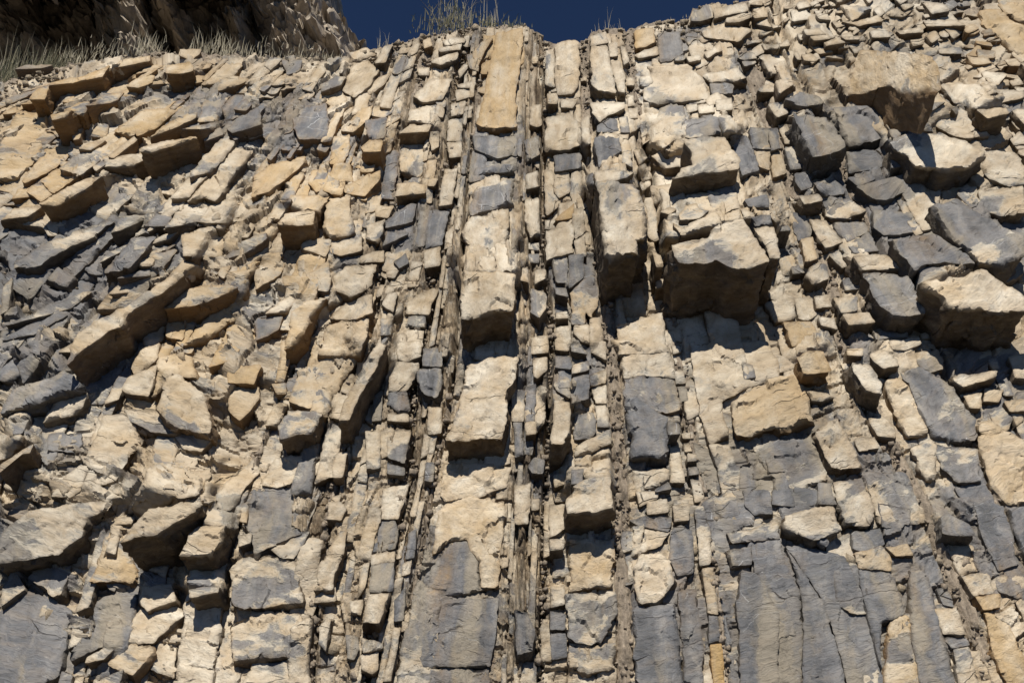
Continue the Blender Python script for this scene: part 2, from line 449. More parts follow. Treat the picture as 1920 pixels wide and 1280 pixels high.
(960, 640): """
300,100 410,105 425,180 410,195 305,185;20;.8;0
430,160 540,140 540,200 430,225;12;.2;0
300,0 400,0 405,70 305,60;20;.3;0
410,10 480,10 535,90 420,70;60;.4;0
555,0 665,0 665,130 555,70;10;.2;0
545,230 665,200 665,290 550,310;10;.3;.3
430,250 540,230 550,400 430,430;50;.5;0
300,290 400,260 410,400 310,340;12;.3;0
560,330 665,310 665,430 590,430;10;.1;0
300,410 400,430 415,520 410,640 360,730 270,725 290,540;170;.1;0;tall cream prism with shaded flank by the central seam
440,530 580,500 585,640 550,680 440,690;8;.6;0
590,460 660,450 690,600 600,600;8;.15;0
440,740 540,700 690,620 695,720 560,780 440,820;50;.15;0
290,940 400,930 410,990 300,1030;20;.05;0
420,900 510,890 500,1000 420,1010;25;.6;0
520,930 690,930 695,1020 600,1030 520,980;12;.1;0
290,1070 385,1065 380,1120 310,1130;12;.05;0
700,0 1090,0 1140,200 1145,260 1000,240 790,260 780,100;6;.08;.05;broad cream panel below the great shadow, right of the central seam
790,260 900,235 1150,260 1180,480 1090,500 800,500;5;.5;.3
800,400 890,400 1090,540 1105,820 990,820 840,810 860,690 820,560;45;.97;0;dark slate block with a pointed top and square jutting foot, centre right
1100,560 1180,580 1190,650 1100,660;60;.85;0
1115,750 1180,745 1220,990 1120,990;6;.05;0
860,910 1100,900 1105,980 1000,1030 870,1030;15;.2;0
1010,1040 1100,990 1120,1040 1010,1060;12;.7;0
880,1060 1030,1060 1020,1110 900,1160;8;.05;0
960,1130 1090,1110 1100,1200 960,1220;10;.1;0
1140,1120 1240,1120 1240,1250 1150,1280;12;.25;0
1150,210 1210,210 1225,290 1160,300;15;.1;0
1170,320 1230,325 1240,410 1190,420;10;.6;0
1200,650 1275,640 1280,680 1210,685;12;.1;0
1215,720 1290,715 1290,770 1220,775;12;.2;0
1235,790 1300,785 1305,840 1240,850;20;.2;0
1245,885 1310,880 1315,930 1250,940;15;.6;0
1260,970 1330,980 1360,1120 1290,1130;18;.25;0
1130,30 1180,30 1190,70 1140,85;15;.1;0
1260,0 1800,0 1860,130 1882,260 1640,330 1480,420 1540,660 1400,720 1330,520 1280,250;4;.06;.1;wide pale wall face right of the central seam under the great overhang
1400,740 1530,740 1600,900 1610,1040 1490,1090 1450,880;6;.35;0
1625,150 1700,170 1720,250 1640,260;15;.5;0
1630,1050 1820,1060 1840,1210 1710,1220 1650,1160;18;.95;0
1490,1080 1700,1060 1690,1210 1640,1280 1500,1280;7;.65;0
90,310 240,330 230,560 170,640 100,640;12;.25;0
0,340 90,350 80,560 0,560;12;.35;0
10,570 70,570 80,800 20,820;30;.9;0
90,570 170,560 170,650 100,660;50;.15;.1
110,880 160,815 230,830 220,930 140,930;25;.6;0;grey loose stone wedged at the top of the long black crack
150,120 250,110 250,200 180,260 150,250;30;.1;0
20,1020 130,990 120,1280 20,1290;8;.05;0
135,1110 190,1110 190,1180 140,1190;12;.1;0
""",
(960, 320): """
590,90 660,75 850,90 890,130 930,280 940,370 950,490 890,495 885,590 790,590 690,625 650,590 640,350;300;.18;0;tall cream column with grey chips right of the shale gutter
890,370 950,375 960,490 895,495;200;1;0
580,10 720,0 860,10 800,50 600,95;10;.05;0
905,90 960,30 975,100 920,140;10;.1;0
930,190 1000,190 1050,480 1000,500 960,460;70;.1;.05
990,565 1050,600 1070,680 1015,680;170;.1;.05
1010,780 1080,760 1095,820 1015,830;70;.1;.05
1120,520 1220,490 1370,480 1420,420 1500,360 1630,350 1690,450 1800,560 1810,640 1690,690 1560,690 1440,630 1340,660 1170,650;360;.2;.05;huge whitish overhanging block with the darkest brown underside in the picture
1370,160.5 1380,155 1375,165 1370,168;2;.1;0
1690,330 1820,310 1850,380 1720,385;15;.85;0
1700,395 1850,390 1900,620 1820,620 1800,540;330;.1;0
1640,210 1690,190 1800,170 1815,260 1670,255;45;.9;0;grey cube with a pale cap beside the jutting block
1040,290 1110,250 1170,270 1110,310;80;.3;0
1180,310 1240,240 1300,230 1310,270 1385,280 1320,330 1190,345;15;.35;0
1140,370 1220,400 1400,300 1440,300 1520,440 1380,430 1200,460;10;.25;.1
240,425 310,415 330,350 430,335 440,580 310,610 240,635;40;.06;.05
235,350 310,350 305,415 235,410;10;.1;0
230,0 290,0 300,150 350,230 250,310 235,300;10;.1;.05
300,0 400,0 405,150 330,190 300,150;10;.05;.1
420,0 490,0 515,190 440,240 410,160;15;.15;0
300,345 440,230 420,330 330,350;10;.2;.7
430,290 500,260 520,420 450,480 430,400;12;.3;0
440,500 515,460 525,610 450,600;20;.4;0
285,610 390,590 400,700 395,790 310,790 290,700;40;.6;0;grey rounded double block left of the shale gutter
400,600 500,600 510,740 405,830;10;.7;0
300,820 380,830 400,890 310,870;60;.6;0
410,870 540,740 600,760 620,900 560,1040 530,1000 520,1080 420,1085;20;.35;.35
310,1000 390,990 400,1040 310,1045;40;.1;0
310,1110 410,1100 415,1200 400,1270 310,1240;15;.1;0
440,1095 540,1085 545,1220 490,1200 440,1150;15;.1;0;bright white square block left of the shale gutter
550,1050 620,1045 640,1200 640,1290 555,1280;10;.2;0
740,1085 860,1060 1060,1000 1090,1280 760,1290;6;.15;0
1085,1040 1180,1040 1200,1200 1100,1190;9;.15;0
95,30 180,0 190,110 100,130;25;.2;0
90,210 190,195 190,440 130,470 95,330;15;.15;.05
100,510 185,510 185,560 100,550;12;.3;0
95,590 185,590 185,650 95,640;12;.6;0
160,700 240,690 240,760 160,800;60;.08;0
40,690 110,685 115,790 40,770;20;.2;0
130,830 240,860 250,970 190,1040 130,1000;60;.4;0
140,1180 250,1170 250,1280 140,1290;12;.2;0
""",
(480, 320): """
1460,700 1830,720 1810,990 1640,1010 1500,1060 1440,1040;300;.06;.15;square cream block above a deep shaded recess at the centre
1520,320 1790,270 1770,600 1690,610 1440,700 1450,640 1490,540 1450,460;70;.12;.05;rhombic cream block with a ragged lower edge near the centre
1560,120 1820,50 1800,240 1520,310 1500,260 1540,190;10;.38;0
1000,90 1120,80 1195,100 1190,160 980,180;45;.05;.05
1220,50 1290,50 1260,110 1210,110;20;.05;.1
1330,30 1420,10 1380,230 1290,250 1300,170;10;.12;0
1200,280 1360,290 1310,520 1200,550 1210,400;8;.92;0
1180,560 1300,530 1300,670 1190,690;20;.05;.05
860,250 970,250 930,330 840,320;8;.05;0
780,380 910,340 890,460 840,500 770,480;40;.2;0
920,350 1080,240 1130,240 1100,360 920,400;8;.92;0
930,430 1080,440 900,530;8;1;0
150,380 200,310 330,290 420,280 400,380 300,390;150;.08;.05;pale capped block hanging over a brown hollow, upper left of centre
240,175 520,175 440,285 330,285 250,270;12;.1;.1
520,190 660,180 670,300 700,430 650,460 520,480 470,400;55;.2;.1
540,490 740,470 740,560 600,600 520,570;12;.1;.1
590,120 880,0 870,70 770,180 640,160;50;.05;.05
370,80 400,0 540,0 550,100 430,150;5;.1;.3
350,740 510,630 530,770 510,850 380,840;20;.4;.1
540,740 640,680 860,650 820,760 820,810 660,890 560,840;50;.06;.05;many-sided cream block with crisp facets left of centre
740,600 900,560 900,640 740,650;8;.05;0
970,640 1060,580 1080,650 1010,690;25;.55;0
920,700 1010,700 980,760 920,750;22;.1;0
890,950 930,860 1000,860 970,1000;60;.1;0
1060,930 1230,840 1290,830 1220,1010 1070,1010;15;.05;.05;six-sided cream block in the narrow bed near the centre
1060,1100 1080,1030 1200,1020 1190,1100;9;.6;0
1040,1130 1190,1120 1160,1300 1020,1300;8;.08;0
230,1150 250,1000 370,900 500,900 430,970 340,1150 260,1240 200,1270;95;.08;.1;tall tan block with a wrinkled orange-brown flank left of centre
500,1110 620,1060 800,1075 730,1300 440,1300;9;.08;.05
600,960 810,870 820,1000 700,1045 530,1045;9;.12;.05
0,700 30,680 200,660 160,740 0,830;12;.25;0
60,1010 270,850 360,830 210,1000;20;.05;0
0,1040 190,1025 160,1120 0,1200;22;.8;0
880,1050 970,1030 950,1150 880,1160;12;.4;0
1340,440 1410,370 1400,520 1330,560;30;.3;0
190,745 340,740 360,800 200,810;8;.1;.2
""",
(480, 0): """
1700,230 1882,205 1882,320 1860,500 1830,700 1840,900 1600,900 1560,880 1600,700 1640,500 1680,300;28;.1;.5;tall orange-ochre slab directly below the grass on the skyline
1530,960 1700,970 1815,1010 1810,1090 1700,1110 1560,1060;14;1;0
1540,1190 1740,1160 1825,1165 1820,1210 1620,1225 1510,1260;22;1;0
660,370 780,340 850,390 760,410 690,435;10;.2;.15;rounded boulder perched on the ledge at the foot of the sky
680,450 800,440 860,500 800,600 700,685 620,640;12;.1;.25
245,770 490,730 510,860 500,975 300,980 270,880;12;1;0;rectangular dark grey block in the fractured grey patch, upper left
40,860 240,770 250,960 120,1020 40,960;30;1;0
810,760 960,730 980,780 900,830 810,810;12;.5;.1
770,850 920,830 910,970 800,985;12;.95;0
1000,940 1090,880 1240,880 1220,925 1100,935;80;.1;.2;cream-topped block with an orange-brown underside, upper left of centre
740,1040 800,985 900,985 880,1070 760,1070;130;.1;0
920,1060 1005,1070 985,1240 970,1400 880,1400 900,1200;9;1;0;narrow blue-grey upright slab, upper left of centre
1020,1040 1220,1010 1190,1190 1150,1250 1020,1200;10;.35;.1
540,970 660,960 650,1090 600,1160 520,1150;12;.08;.35
0,1240 80,1170 340,1100 360,1130 300,1190 100,1350 -40,1390;60;.05;.1
1230,440 1290,400 1430,370 1420,420 1300,460;30;.12;0
1320,290 1390,270 1480,270 1470,300 1340,320;10;.15;0
1290,340 1450,310 1440,350 1300,365;10;.1;0
1070,860 1090,780 1280,730 1250,870 1180,860;10;.06;.05
1110,680 1230,570 1380,560 1310,700 1180,720;8;.08;.05
1410,640 1530,620 1520,680 1420,710;12;.05;0
1420,600 1500,580 1550,580 1530,620 1430,615;15;.1;0
1380,740 1480,710 1460,800 1380,820;12;.1;0
1360,860 1460,830 1450,990 1350,990;12;.3;0
1350,1010 1450,1000 1450,1100 1370,1110;10;.1;0
1220,940 1290,930 1290,1030 1240,1060;15;.08;0
1330,1200 1420,1190 1400,1310 1330,1280;12;.05;0
1510,480 1490,390 1580,390 1570,500;12;.2;.3
1530,370 1600,290 1670,270 1630,330 1560,480;10;.1;.5
1440,550 1430,500 1480,450 1510,460;15;.2;0
790,640 860,560 960,510 900,600 800,670;10;.1;.3
450,700 480,640 590,630 640,690 600,780;10;.1;.4
290,700 400,640 420,660 380,700;20;.05;0
170,570 290,560 430,530 340,590;15;.1;0
450,600 560,540 640,540 600,600 460,650;40;.3;.1
600,920 740,770 820,750 800,830 690,930;8;.05;.15
1140,480 1220,480 1220,530 1150,530;12;.1;0
1180,290 1230,270 1240,320 1190,340;15;.1;.4
180,430 330,420 310,500 220,530;25;.4;.1
500,1280 560,1150 660,1160 680,1280;10;.15;.1
""",
(0, 320): """
270,230 580,70 720,40 600,130 400,250 300,240;160;.1;0;cream ledge over the long dark shadow at the upper left
130,120 180,20 390,0 330,80;10;.05;.3
80,200 130,130 280,130 250,180;20;.1;.2
0,100 60,70 125,80 90,180 0,150;10;.5;.1
0,350 100,260 300,250 200,320;80;.15;0
150,380 250,300 430,290 400,460 350,460 300,400;20;.3;.1
90,690 100,640 300,520 560,420 780,340 800,370 650,470 400,590 250,680;60;.3;0;long whitish shelf slanting up from the left margin
780,440 840,330 960,310 1080,320 900,400;90;.5;0
1030,430 1150,290 1260,240 1270,270 1150,370 1060,430;20;.15;0
1150,410 1200,340 1310,310 1310,370 1160,420;60;.1;0
1030,530 1120,470 1290,400 1200,480;50;.1;0
700,650 750,580 900,520 960,520 800,600;40;.3;0
940,640 990,580 1250,520 1120,600 1080,680 980,670;70;.3;.1
1290,460 1600,370 1590,480 1560,600 1300,600;12;.1;.1;crazed tan panel with blocky cracks, left of centre
1400,360 1500,240 1780,170 1730,300 1600,370;12;.1;.1
760,870 850,790 980,770 920,860;30;.15;.1
740,940 850,890 930,890 820,960;10;.2;0
0,1020 20,820 90,750 80,830 60,980;40;.35;0;white-faced leaning wedge at the left margin
20,1100 330,950 600,850 650,850 500,970;20;.2;0
0,1200 330,1010 480,1010 250,1150;10;.9;0
1170,1150 1190,1000 1330,970 1290,1190 1200,1180;15;.2;.1;five-sided cream block with a grey toe left of centre
1010,1200 1090,1020 1185,1000 1150,1190 1030,1250;10;.08;.1
1150,980 1350,830 1520,800 1690,820 1500,910 1390,950;125;.2;0;shelf-like block with a dark orange flank left of centre
1480,1010 1840,850 1700,1020 1440,1200 1300,1230;8;.08;.2
1560,630 1700,500 1882,430 1882,480 1740,580;85;.6;0
1180,760 1300,640 1500,650 1400,740;8;.08;0
1600,720 1830,680 1720,770;8;.08;0
820,760 1000,700 1080,690 1060,740;40;.8;0
400,1280 640,1130 660,1150 520,1280;20;.15;0
""",
(0, 0): """
200,700 260,630 350,590 530,535 560,545 780,460 720,545 500,585 340,605 320,700;125;.08;.7;long ochre lintel with a brown underside near the top left
790,480 850,430 1060,390 1060,430 870,470;50;.1;.4
890,610 950,560 1100,490 1080,580 980,620;40;.1;.1
870,640 970,620 960,680 870,680;15;.1;.3
1170,520 1180,460 1350,440 1370,500 1280,520;105;.1;.5;ochre boulder sitting in a dark socket near the top left
1370,550 1390,530 1480,540 1470,570 1380,590;30;.1;.4
1260,390 1270,350 1420,350 1410,380 1350,430;20;.2;.3
0,1020 90,870 130,800 350,800 320,960 270,1120 130,1280 -20,1280;12;.05;.6;big flat ochre slab at the left margin
290,1110 350,1040 530,1040 460,1130 360,1200 180,1290 150,1280;15;.05;.35
450,780 560,720 640,720 590,820;30;.1;.2
350,810 500,780 460,830 370,850;165;.15;.2
500,930 600,880 560,980 510,990;30;.3;.2
660,890 760,870 750,970 650,960;8;.5;.1
930,850 1000,780 1280,760 1100,900 960,960;8;.1;.4
1060,970 1150,890 1300,810 1390,790 1380,830 1250,900;30;.25;.1
1400,860 1440,720 1620,680 1550,780 1530,850;15;.2;.05
1560,750 1650,680 1720,680 1690,820 1600,850;8;.85;0
1280,910 1650,830 1600,880 1420,910;10;.1;.1
1430,960 1560,900 1580,950 1440,1000;40;1;0
1600,910 1680,830 1820,760 1850,880 1640,940;95;1;0;black-grey fractured block above a dark gap, upper left
550,1050 640,1010 750,990 640,1060;30;.2;0
640,1110 880,960 920,980 760,1120;10;.2;.45
980,1070 1000,1040 1130,1000 1390,960 1400,975 1060,1080;240;.1;0;pale ledge over the deepest dark hollow at the upper left
540,1250 600,1180 640,1160 900,1090 950,1100 970,1080 1090,1090 940,1170 660,1180;70;.12;.05
450,1220 430,1150 550,1130 540,1210;15;.1;.5
1530,640 1560,560 1650,530 1780,560 1650,610;60;.15;.1
1390,500 1430,450 1500,450 1480,480;30;.15;.1
110,490 180,460 370,460 300,480;15;1;0
""",
}
Z = 3.764
HEROES = []
for (ox, oy), txt in TILES.items():
    for ln in txt.strip().splitlines():
        f = ln.split(';')
        P = np.array([[float(v) for v in c.split(',')] for c in f[0].split()]) / Z + (ox, oy)
        if (P.max(0) - P.min(0)).max() < 6:
            continue
        HEROES.append(dict(p=P, h=float(f[1]) / Z, g=float(f[2]), o=float(f[3]), label=f[4] if len(f) > 4 else None))
# ------------------------------------------------------------------ bedding: guide lines of the steep beds, top to bottom
GUIDES = [
 [(100,150),(-60,215),(-300,330),(-500,450),(-700,570),(-900,700),(-1000,800),(-1100,900)],
 [(250,118),(100,200),(0,262),(-150,360),(-350,500),(-500,640),(-600,760),(-700,900)],
 [(430,100),(300,220),(150,330),(0,430),(-150,545),(-300,700),(-400,850),(-480,1000)],
 [(560,105),(440,230),(330,360),(200,500),(100,640),(0,780),(-70,940),(-140,1120),(-200,1300)],
 [(660,95),(580,230),(500,350),(420,470),(320,620),(240,780),(200,960),(150,1120),(110,1280)],
 [(740,78),(690,200),(650,330),(615,470),(570,620),(520,760),(455,950),(420,1080),(400,1280)],
 [(810,60),(775,200),(745,330),(725,470),(705,560),(670,680),(645,790),(630,900),(605,1010),(590,1100),(580,1280)],
 [(872,50),(852,200),(838,330),(822,450),(803,560),(782,650),(772,750),(765,880),(738,1000),(705,1120),(675,1280)],
 [(908,48),(895,200),(880,330),(865,480),(860,600),(845,750),(820,870),(795,1000),(775,1120),(745,1280)],
 [(985,48),(975,200),(967,330),(957,480),(965,600),(962,750),(955,850),(945,1000),(935,1130),(925,1280)],
 [(1028,70),(1022,200),(1018,330),(1020,480),(1035,620),(1028,800),(1020,950),(1018,1100),(1014,1280)],
 [(1098,60),(1103,200),(1112,330),(1127,460),(1148,640),(1158,800),(1165,960),(1170,1120),(1173,1280)],
 [(1180,52),(1195,200),(1215,330),(1240,450),(1262,600),(1285,760),(1310,900),(1332,1040),(1352,1180),(1368,1280)],
 [(1300,30),(1340,150),(1395,290),(1430,400),(1470,520),(1500,640),(1535,790),(1570,930),(1610,1060),(1650,1280)],
 [(1380,5),(1425,180),(1470,290),(1510,400),(1545,490),(1575,600),(1600,720),(1680,850),(1745,980),(1800,1120),(1860,1280)],
 [(1440,-12),(1540,220),(1600,350),(1650,470),(1700,540),(1745,620),(1780,720),(1830,850),(1870,960),(1920,1080),(2000,1280)],
 [(1520,-40),(1700,200),(1790,330),(1870,440),(1960,560),(2040,700),(2120,900),(2200,1280)],
 [(1650,-90),(1850,150),(1960,280),(2100,420),(2250,700),(2400,1280)],
 [(1850,-130),(2050,100),(2200,280),(2350,500),(2500,800),(2600,1280)],
]
SEAM = {5: 5, 6: 8, 7: 10, 8: 4, 10: 5, 11: 13, 12: 10, 14: 15, 15: 9}   # half widths of the shale gutters, in px
BEDW = {9: 11, 8: 30, 7: 14, 6: 24, 10: 26, 11: 60, 12: 75, 13: 75, 5: 40, 16: 44, 15: 40, 14: 44}
NT = 60
def _res(g, n=NT):
    g = np.array(g, float)
    tail = g[-1] + (g[-1] - g[-2]) / max(1, np.linalg.norm(g[-1] - g[-2])) * 320
    g = np.vstack([g, tail])
    L = np.r_[0, np.cumsum(np.hypot(*np.diff(g, axis=0).T))]
    t = np.linspace(0, 1, n) * L[-1]
    q = np.stack([np.interp(t, L, g[:, 0]), np.interp(t, L, g[:, 1])], 1)
    for _ in range(3):
        q[1:-1] = (q[:-2] + 2 * q[1:-1] + q[2:]) / 4
    return q
GR = [_res(g) for g in GUIDES]
def guide_pt(s, t):
    s = min(max(s, 0), len(GR) - 1.001); i = int(s); f = s - i
    k = min(max(t, 0), 1) * (NT - 1); j = min(int(k), NT - 2); w = k - j
    a = GR[i][j] * (1 - w) + GR[i][j + 1] * w
    b = GR[i + 1][j] * (1 - w) + GR[i + 1][j + 1] * w
    return a * (1 - f) + b * f
_GS = np.array([[guide_pt(s, t) for t in np.linspace(0, 1, 50)] for s in np.linspace(0, len(GR) - 1, 80)])
_GD = np.gradient(_GS, axis=1)
_GDf = _GD.reshape(-1, 2); _GSf = _GS.reshape(-1, 2)
_GI = np.repeat(np.linspace(0, len(GR) - 1, 80), 50)
def bed_at(x, y):
    """(bed coordinate, unit direction along the bed in the photograph) near a point."""
    k = np.argmin((_GSf[:, 0] - x) ** 2 + (_GSf[:, 1] - y) ** 2)
    d = _GDf[k] / (np.linalg.norm(_GDf[k]) + 1e-9)
    return _GI[k], d

RIM = np.array([(-700,260),(-200,200),(0,150),(100,128),(200,108),(300,97),(400,100),(520,106),(640,110),(690,94),(760,75),(830,58),(880,50),(930,48),
  (985,46),(1012,60),(1022,78),(1060,80),(1100,72),(1112,58),(1150,54),(1180,55),(1215,42),(1245,38),(1290,38),(1298,14),(1340,6),(1385,4),(1420,-6),(1480,-30),
  (1560,-25),(1700,-70),(1900,-120),(2700,-230)], float)
def rim(x): return np.interp(x, RIM[:, 0], RIM[:, 1])

GREYS = [(460,235,130,70),(100,520,230,120),(70,690,140,100),(30,1000,90,60),(760,400,60,60),(1620,280,110,70),(1640,390,90,40),(1780,440,130,60),(60,1180,110,110),
  (220,1130,60,90),(1480,1120,170,190),(1230,1150,70,170),(860,1120,90,120),(1560,880,150,50),(1850,940,90,130),(1230,830,50,90),(1700,1080,120,140),
  (1660,600,60,60),(1090,560,60,60),(560,880,60,50),(930,290,60,40),(1380,880,80,60),(1800,720,70,50),(1080,680,60,60),(1000,760,30,140)]
def grey_field(x, y):
    v = 0
    for cx, cy, rx, ry in GREYS:
        v = max(v, 1.15 - math.hypot((x - cx) / rx, (y - cy) / ry) * .75)
    return min(max(v, 0), 1)
def ochre_field(x, y):
    v = 0
    for cx, cy, rx, ry in [(200,190,330,110),(60,330,150,80),(940,120,60,90),(1880,70,90,90),(620,300,200,150),(450,620,260,180)]:
        v = max(v, .85 * (1.15 - math.hypot((x - cx) / rx, (y - cy) / ry)))
    return min(max(v, 0), .62)

def smooth_lookup(X, Y):
    """Bed coordinate s and along-bed coordinate t for whole arrays."""
    gx = np.arange(-760, 2700, 30.0); gy = np.arange(-300, 1760, 30.0)
    S = np.zeros((len(gy), len(gx))); T = np.zeros_like(S)
    tt = np.tile(np.linspace(0, 1, 50), 80)
    L = np.cumsum(np.linalg.norm(np.diff(_GS, axis=1, prepend=_GS[:, :1]), axis=2), axis=1).ravel()
    for a, y in enumerate(gy):
        d = (_GSf[None, :, 0] - gx[:, None]) ** 2 + (_GSf[None, :, 1] - y) ** 2
        w = 1 / (d + 60.0) ** 2; ws = w.sum(1)
        S[a] = (w * _GI[None]).sum(1) / ws; T[a] = (w * L[None]).sum(1) / ws
    u = np.clip((X - gx[0]) / 30, 0, len(gx) - 1.01); v = np.clip((Y - gy[0]) / 30, 0, len(gy) - 1.01)
    i = u.astype(int); j = v.astype(int); fu = u - i; fv = v - j
    bl = lambda A: A[j, i] * (1 - fu) * (1 - fv) + A[j, i + 1] * fu * (1 - fv) + A[j + 1, i] * (1 - fu) * fv + A[j + 1, i + 1] * fu * fv
    return bl(S), bl(T)

# ------------------------------------------------------------------ raw rock blocks
rng = random.Random(7)
nrg = np.random.default_rng(7)
SP = 4.0                                                           # mesh spacing in px of the photograph
def area(P): return 0.5 * abs(np.dot(P[:, 0], np.roll(P[:, 1], -1)) - np.dot(P[:, 1], np.roll(P[:, 0], -1)))
def ccw(P):
    a = np.dot(P[:, 0], np.roll(P[:, 1], -1)) - np.dot(P[:, 1], np.roll(P[:, 0], -1))
    return P if a < 0 else P[::-1]                                  # so that faces wind outwards
def soften(P, r):
    out = []
    n = len(P)
    for i in range(n):
        a, b, c = P[i - 1], P[i], P[(i + 1) % n]
        ra = min(r, .3 * np.linalg.norm(a - b)) / (np.linalg.norm(a - b) + 1e-6)
        rc = min(r, .3 * np.linalg.norm(c - b)) / (np.linalg.norm(c - b) + 1e-6)
        out += [b + (a - b) * ra, b + (c - b) * rc]
    return np.array(out)
def resample(P, sp):
    Q = np.vstack([P, P[:1]])
    L = np.r_[0, np.cumsum(np.hypot(*np.diff(Q, axis=0).T))]
    n = max(8, int(L[-1] / sp))
    t = np.linspace(0, L[-1], n, endpoint=False)
    return np.stack([np.interp(t, L, Q[:, 0]), np.interp(t, L, Q[:, 1])], 1)

RAW = []        # dicts with vertices, faces, attributes; displaced all together
def ray_dist(c, P):
    pass
def make_block(P, d, back, g, o, sp=SP, soft=3.0, tilt=0.03, chamfer=None, key=None, seed=None, rough=1.0, ride=False, lean=0.0, skew=0.0):
    P = ccw(np.asarray(P, float))
    A = area(P); size = math.sqrt(A)
    P = resample(soften(P, soft), sp)
    n = len(P)
    c = P.mean(0)
    s_bed, dirp = bed_at(*c)
    # frame of the bed: along, across, out
    q0 = at(c[0] - dirp[0] * 5, c[1] - dirp[1] * 5, 0.0); q1 = at(c[0] + dirp[0] * 5, c[1] + dirp[1] * 5, 0.0)
    al = (q0 - q1); al /= np.linalg.norm(al)
    sd = np.cross(al, W_N)
    r = rng.random
    ppm = px_scale(*c)
    sz = size / ppm                                                # size in metres
    ch = chamfer if chamfer is not None else min(.035, .05 * sz) * (0.1 + r() ** 3 * 2)
    ta, tb = (r() - .5) * 2 * tilt, (r() - .5) * 2 * tilt
    # a jittered lattice of points inside the outline
    x0, y0 = P.min(0); x1, y1 = P.max(0)
    gx, gy = np.meshgrid(np.arange(x0, x1, sp), np.arange(y0, y1, sp * .87))
    gx = gx + (np.arange(gx.shape[0]) % 2)[:, None] * sp * .5
    I = np.stack([gx.ravel(), gy.ravel()], 1) + nrg.uniform(-.22, .22, (gx.size, 2)) * sp
    A0 = P; B0 = np.roll(P, -1, axis=0)
    if len(I):
        dx = B0 - A0
        rel_ = I[:, None] - A0[None]
        tt = np.clip((rel_ * dx[None]).sum(2) / ((dx * dx).sum(1)[None] + 1e-9), 0, 1)
        dist = np.sqrt(((rel_ - tt[..., None] * dx[None]) ** 2).sum(2)).min(1)
        yy = I[:, 1][:, None]
        cr = (A0[None, :, 1] > yy) != (B0[None, :, 1] > yy)
        xi = dx[None, :, 0] * (yy - A0[None, :, 1]) / (dx[None, :, 1] + 1e-12) + A0[None, :, 0]
        ins = (cr & (I[:, 0][:, None] < xi)).sum(1) % 2 == 1
        k = ins & (dist > sp * .55)
        I = I[k]; dist = dist[k]
    else:
        dist = np.zeros(0)
    if len(I) == 0:
        I = c[None].copy(); dist = np.array([2.0])
    Q = np.vstack([P, I]); dist = np.concatenate([np.zeros(n), dist])
    rim_w = min(6.0, size * .12) + 1e-6
    e = np.clip(1 - dist / rim_w, 0, 1)
    ang = np.arctan2(Q[:, 1] - c[1], Q[:, 0] - c[0])
    wob = 0.5 + 0.5 * np.sin(ang * rng.randint(1, 4) + r() * 6)
    if ride: d = d + float(relief(c[0], c[1])) + max(-.03, strat_at(c[0], c[1]))
    dep = d - ch * (e ** 1.5) * (.35 + wob) + ((Q[:, 0] - c[0]) * ta + (Q[:, 1] - c[1]) * tb) / ppm + skew * (Q[:, 0] - c[0]) / (x1 - x0) + lean * np.clip((Q - c) @ dirp, -60, 60) / ppm
    if ride: dep = dep + relief(Q[:, 0], Q[:, 1]) - float(relief(c[0], c[1]))
    res = delaunay_2d_cdt([Vector(v) for v in Q], [(a, (a + 1) % n) for a in range(n)], [], 1, 1e-4)
    if len(res[0]) != len(Q):
        res = None
        tri = np.array([(a, (a + 1) % n, n) for a in range(n)])
        keep = n + 1
        Q = Q[:keep]; dep = dep[:keep]
    else:
        mp = np.array([o_[0] for o_ in res[3]])
        tri = np.array([[mp[v] for v in f] for f in res[2] if len(f) == 3])
    pa, pb, pc = Q[tri[:, 0]], Q[tri[:, 1]], Q[tri[:, 2]]
    s2 = (pb[:, 0] - pa[:, 0]) * (pc[:, 1] - pa[:, 1]) - (pb[:, 1] - pa[:, 1]) * (pc[:, 0] - pa[:, 0])
    tri[s2 > 0] = tri[s2 > 0][:, ::-1]
    Vf = at(Q[:, 0], Q[:, 1], dep)
    edge = Vf[:n]
    outw = edge - at(c[0], c[1], d)[None]; outw = outw - (outw @ W_N)[:, None] * W_N
    outw /= np.linalg.norm(outw, axis=1)[:, None] + 1e-9
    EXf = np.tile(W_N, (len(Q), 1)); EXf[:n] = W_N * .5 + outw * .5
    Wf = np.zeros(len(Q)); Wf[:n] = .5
    V = [Vf]; W = [Wf]; EX = [EXf]
    depth = max(d - back, .02)
    vis = max(1, int(min(depth, 1.6) * px_per_m(*c) / sp)) if depth > .03 else 1
    vis = min(vis, 60)
    cen = edge.mean(0)
    fl = (r() - .55) * .10                                          # flanks lean in or out a little
    for m in range(1, vis + 1):
        u = m / vis
        E = edge - W_N * (depth * u)
        E = E + outw * (fl * depth * u)
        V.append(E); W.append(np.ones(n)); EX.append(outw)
    V = np.vstack(V); W = np.concatenate(W); EX = np.vstack(EX)
    i = np.arange(n); j = (i + 1) % n
    m0 = len(Q)
    F4 = []
    for k in range(vis):
        a = 0 if k == 0 else m0 + (k - 1) * n; b = m0 + k * n
        F4.append(np.stack([a + i, b + i, b + j, a + j], 1))
    F4 = np.vstack(F4)
    F3 = tri
    RAW.append(dict(V=V, W=W, EX=EX, F4=F4, F3=F3, g=g, o=o, al=al, sd=sd, sz=sz, key=key, n=len(V), c=c, rough=rough,
                    seed=rng.random() * 100))
    return RAW[-1]

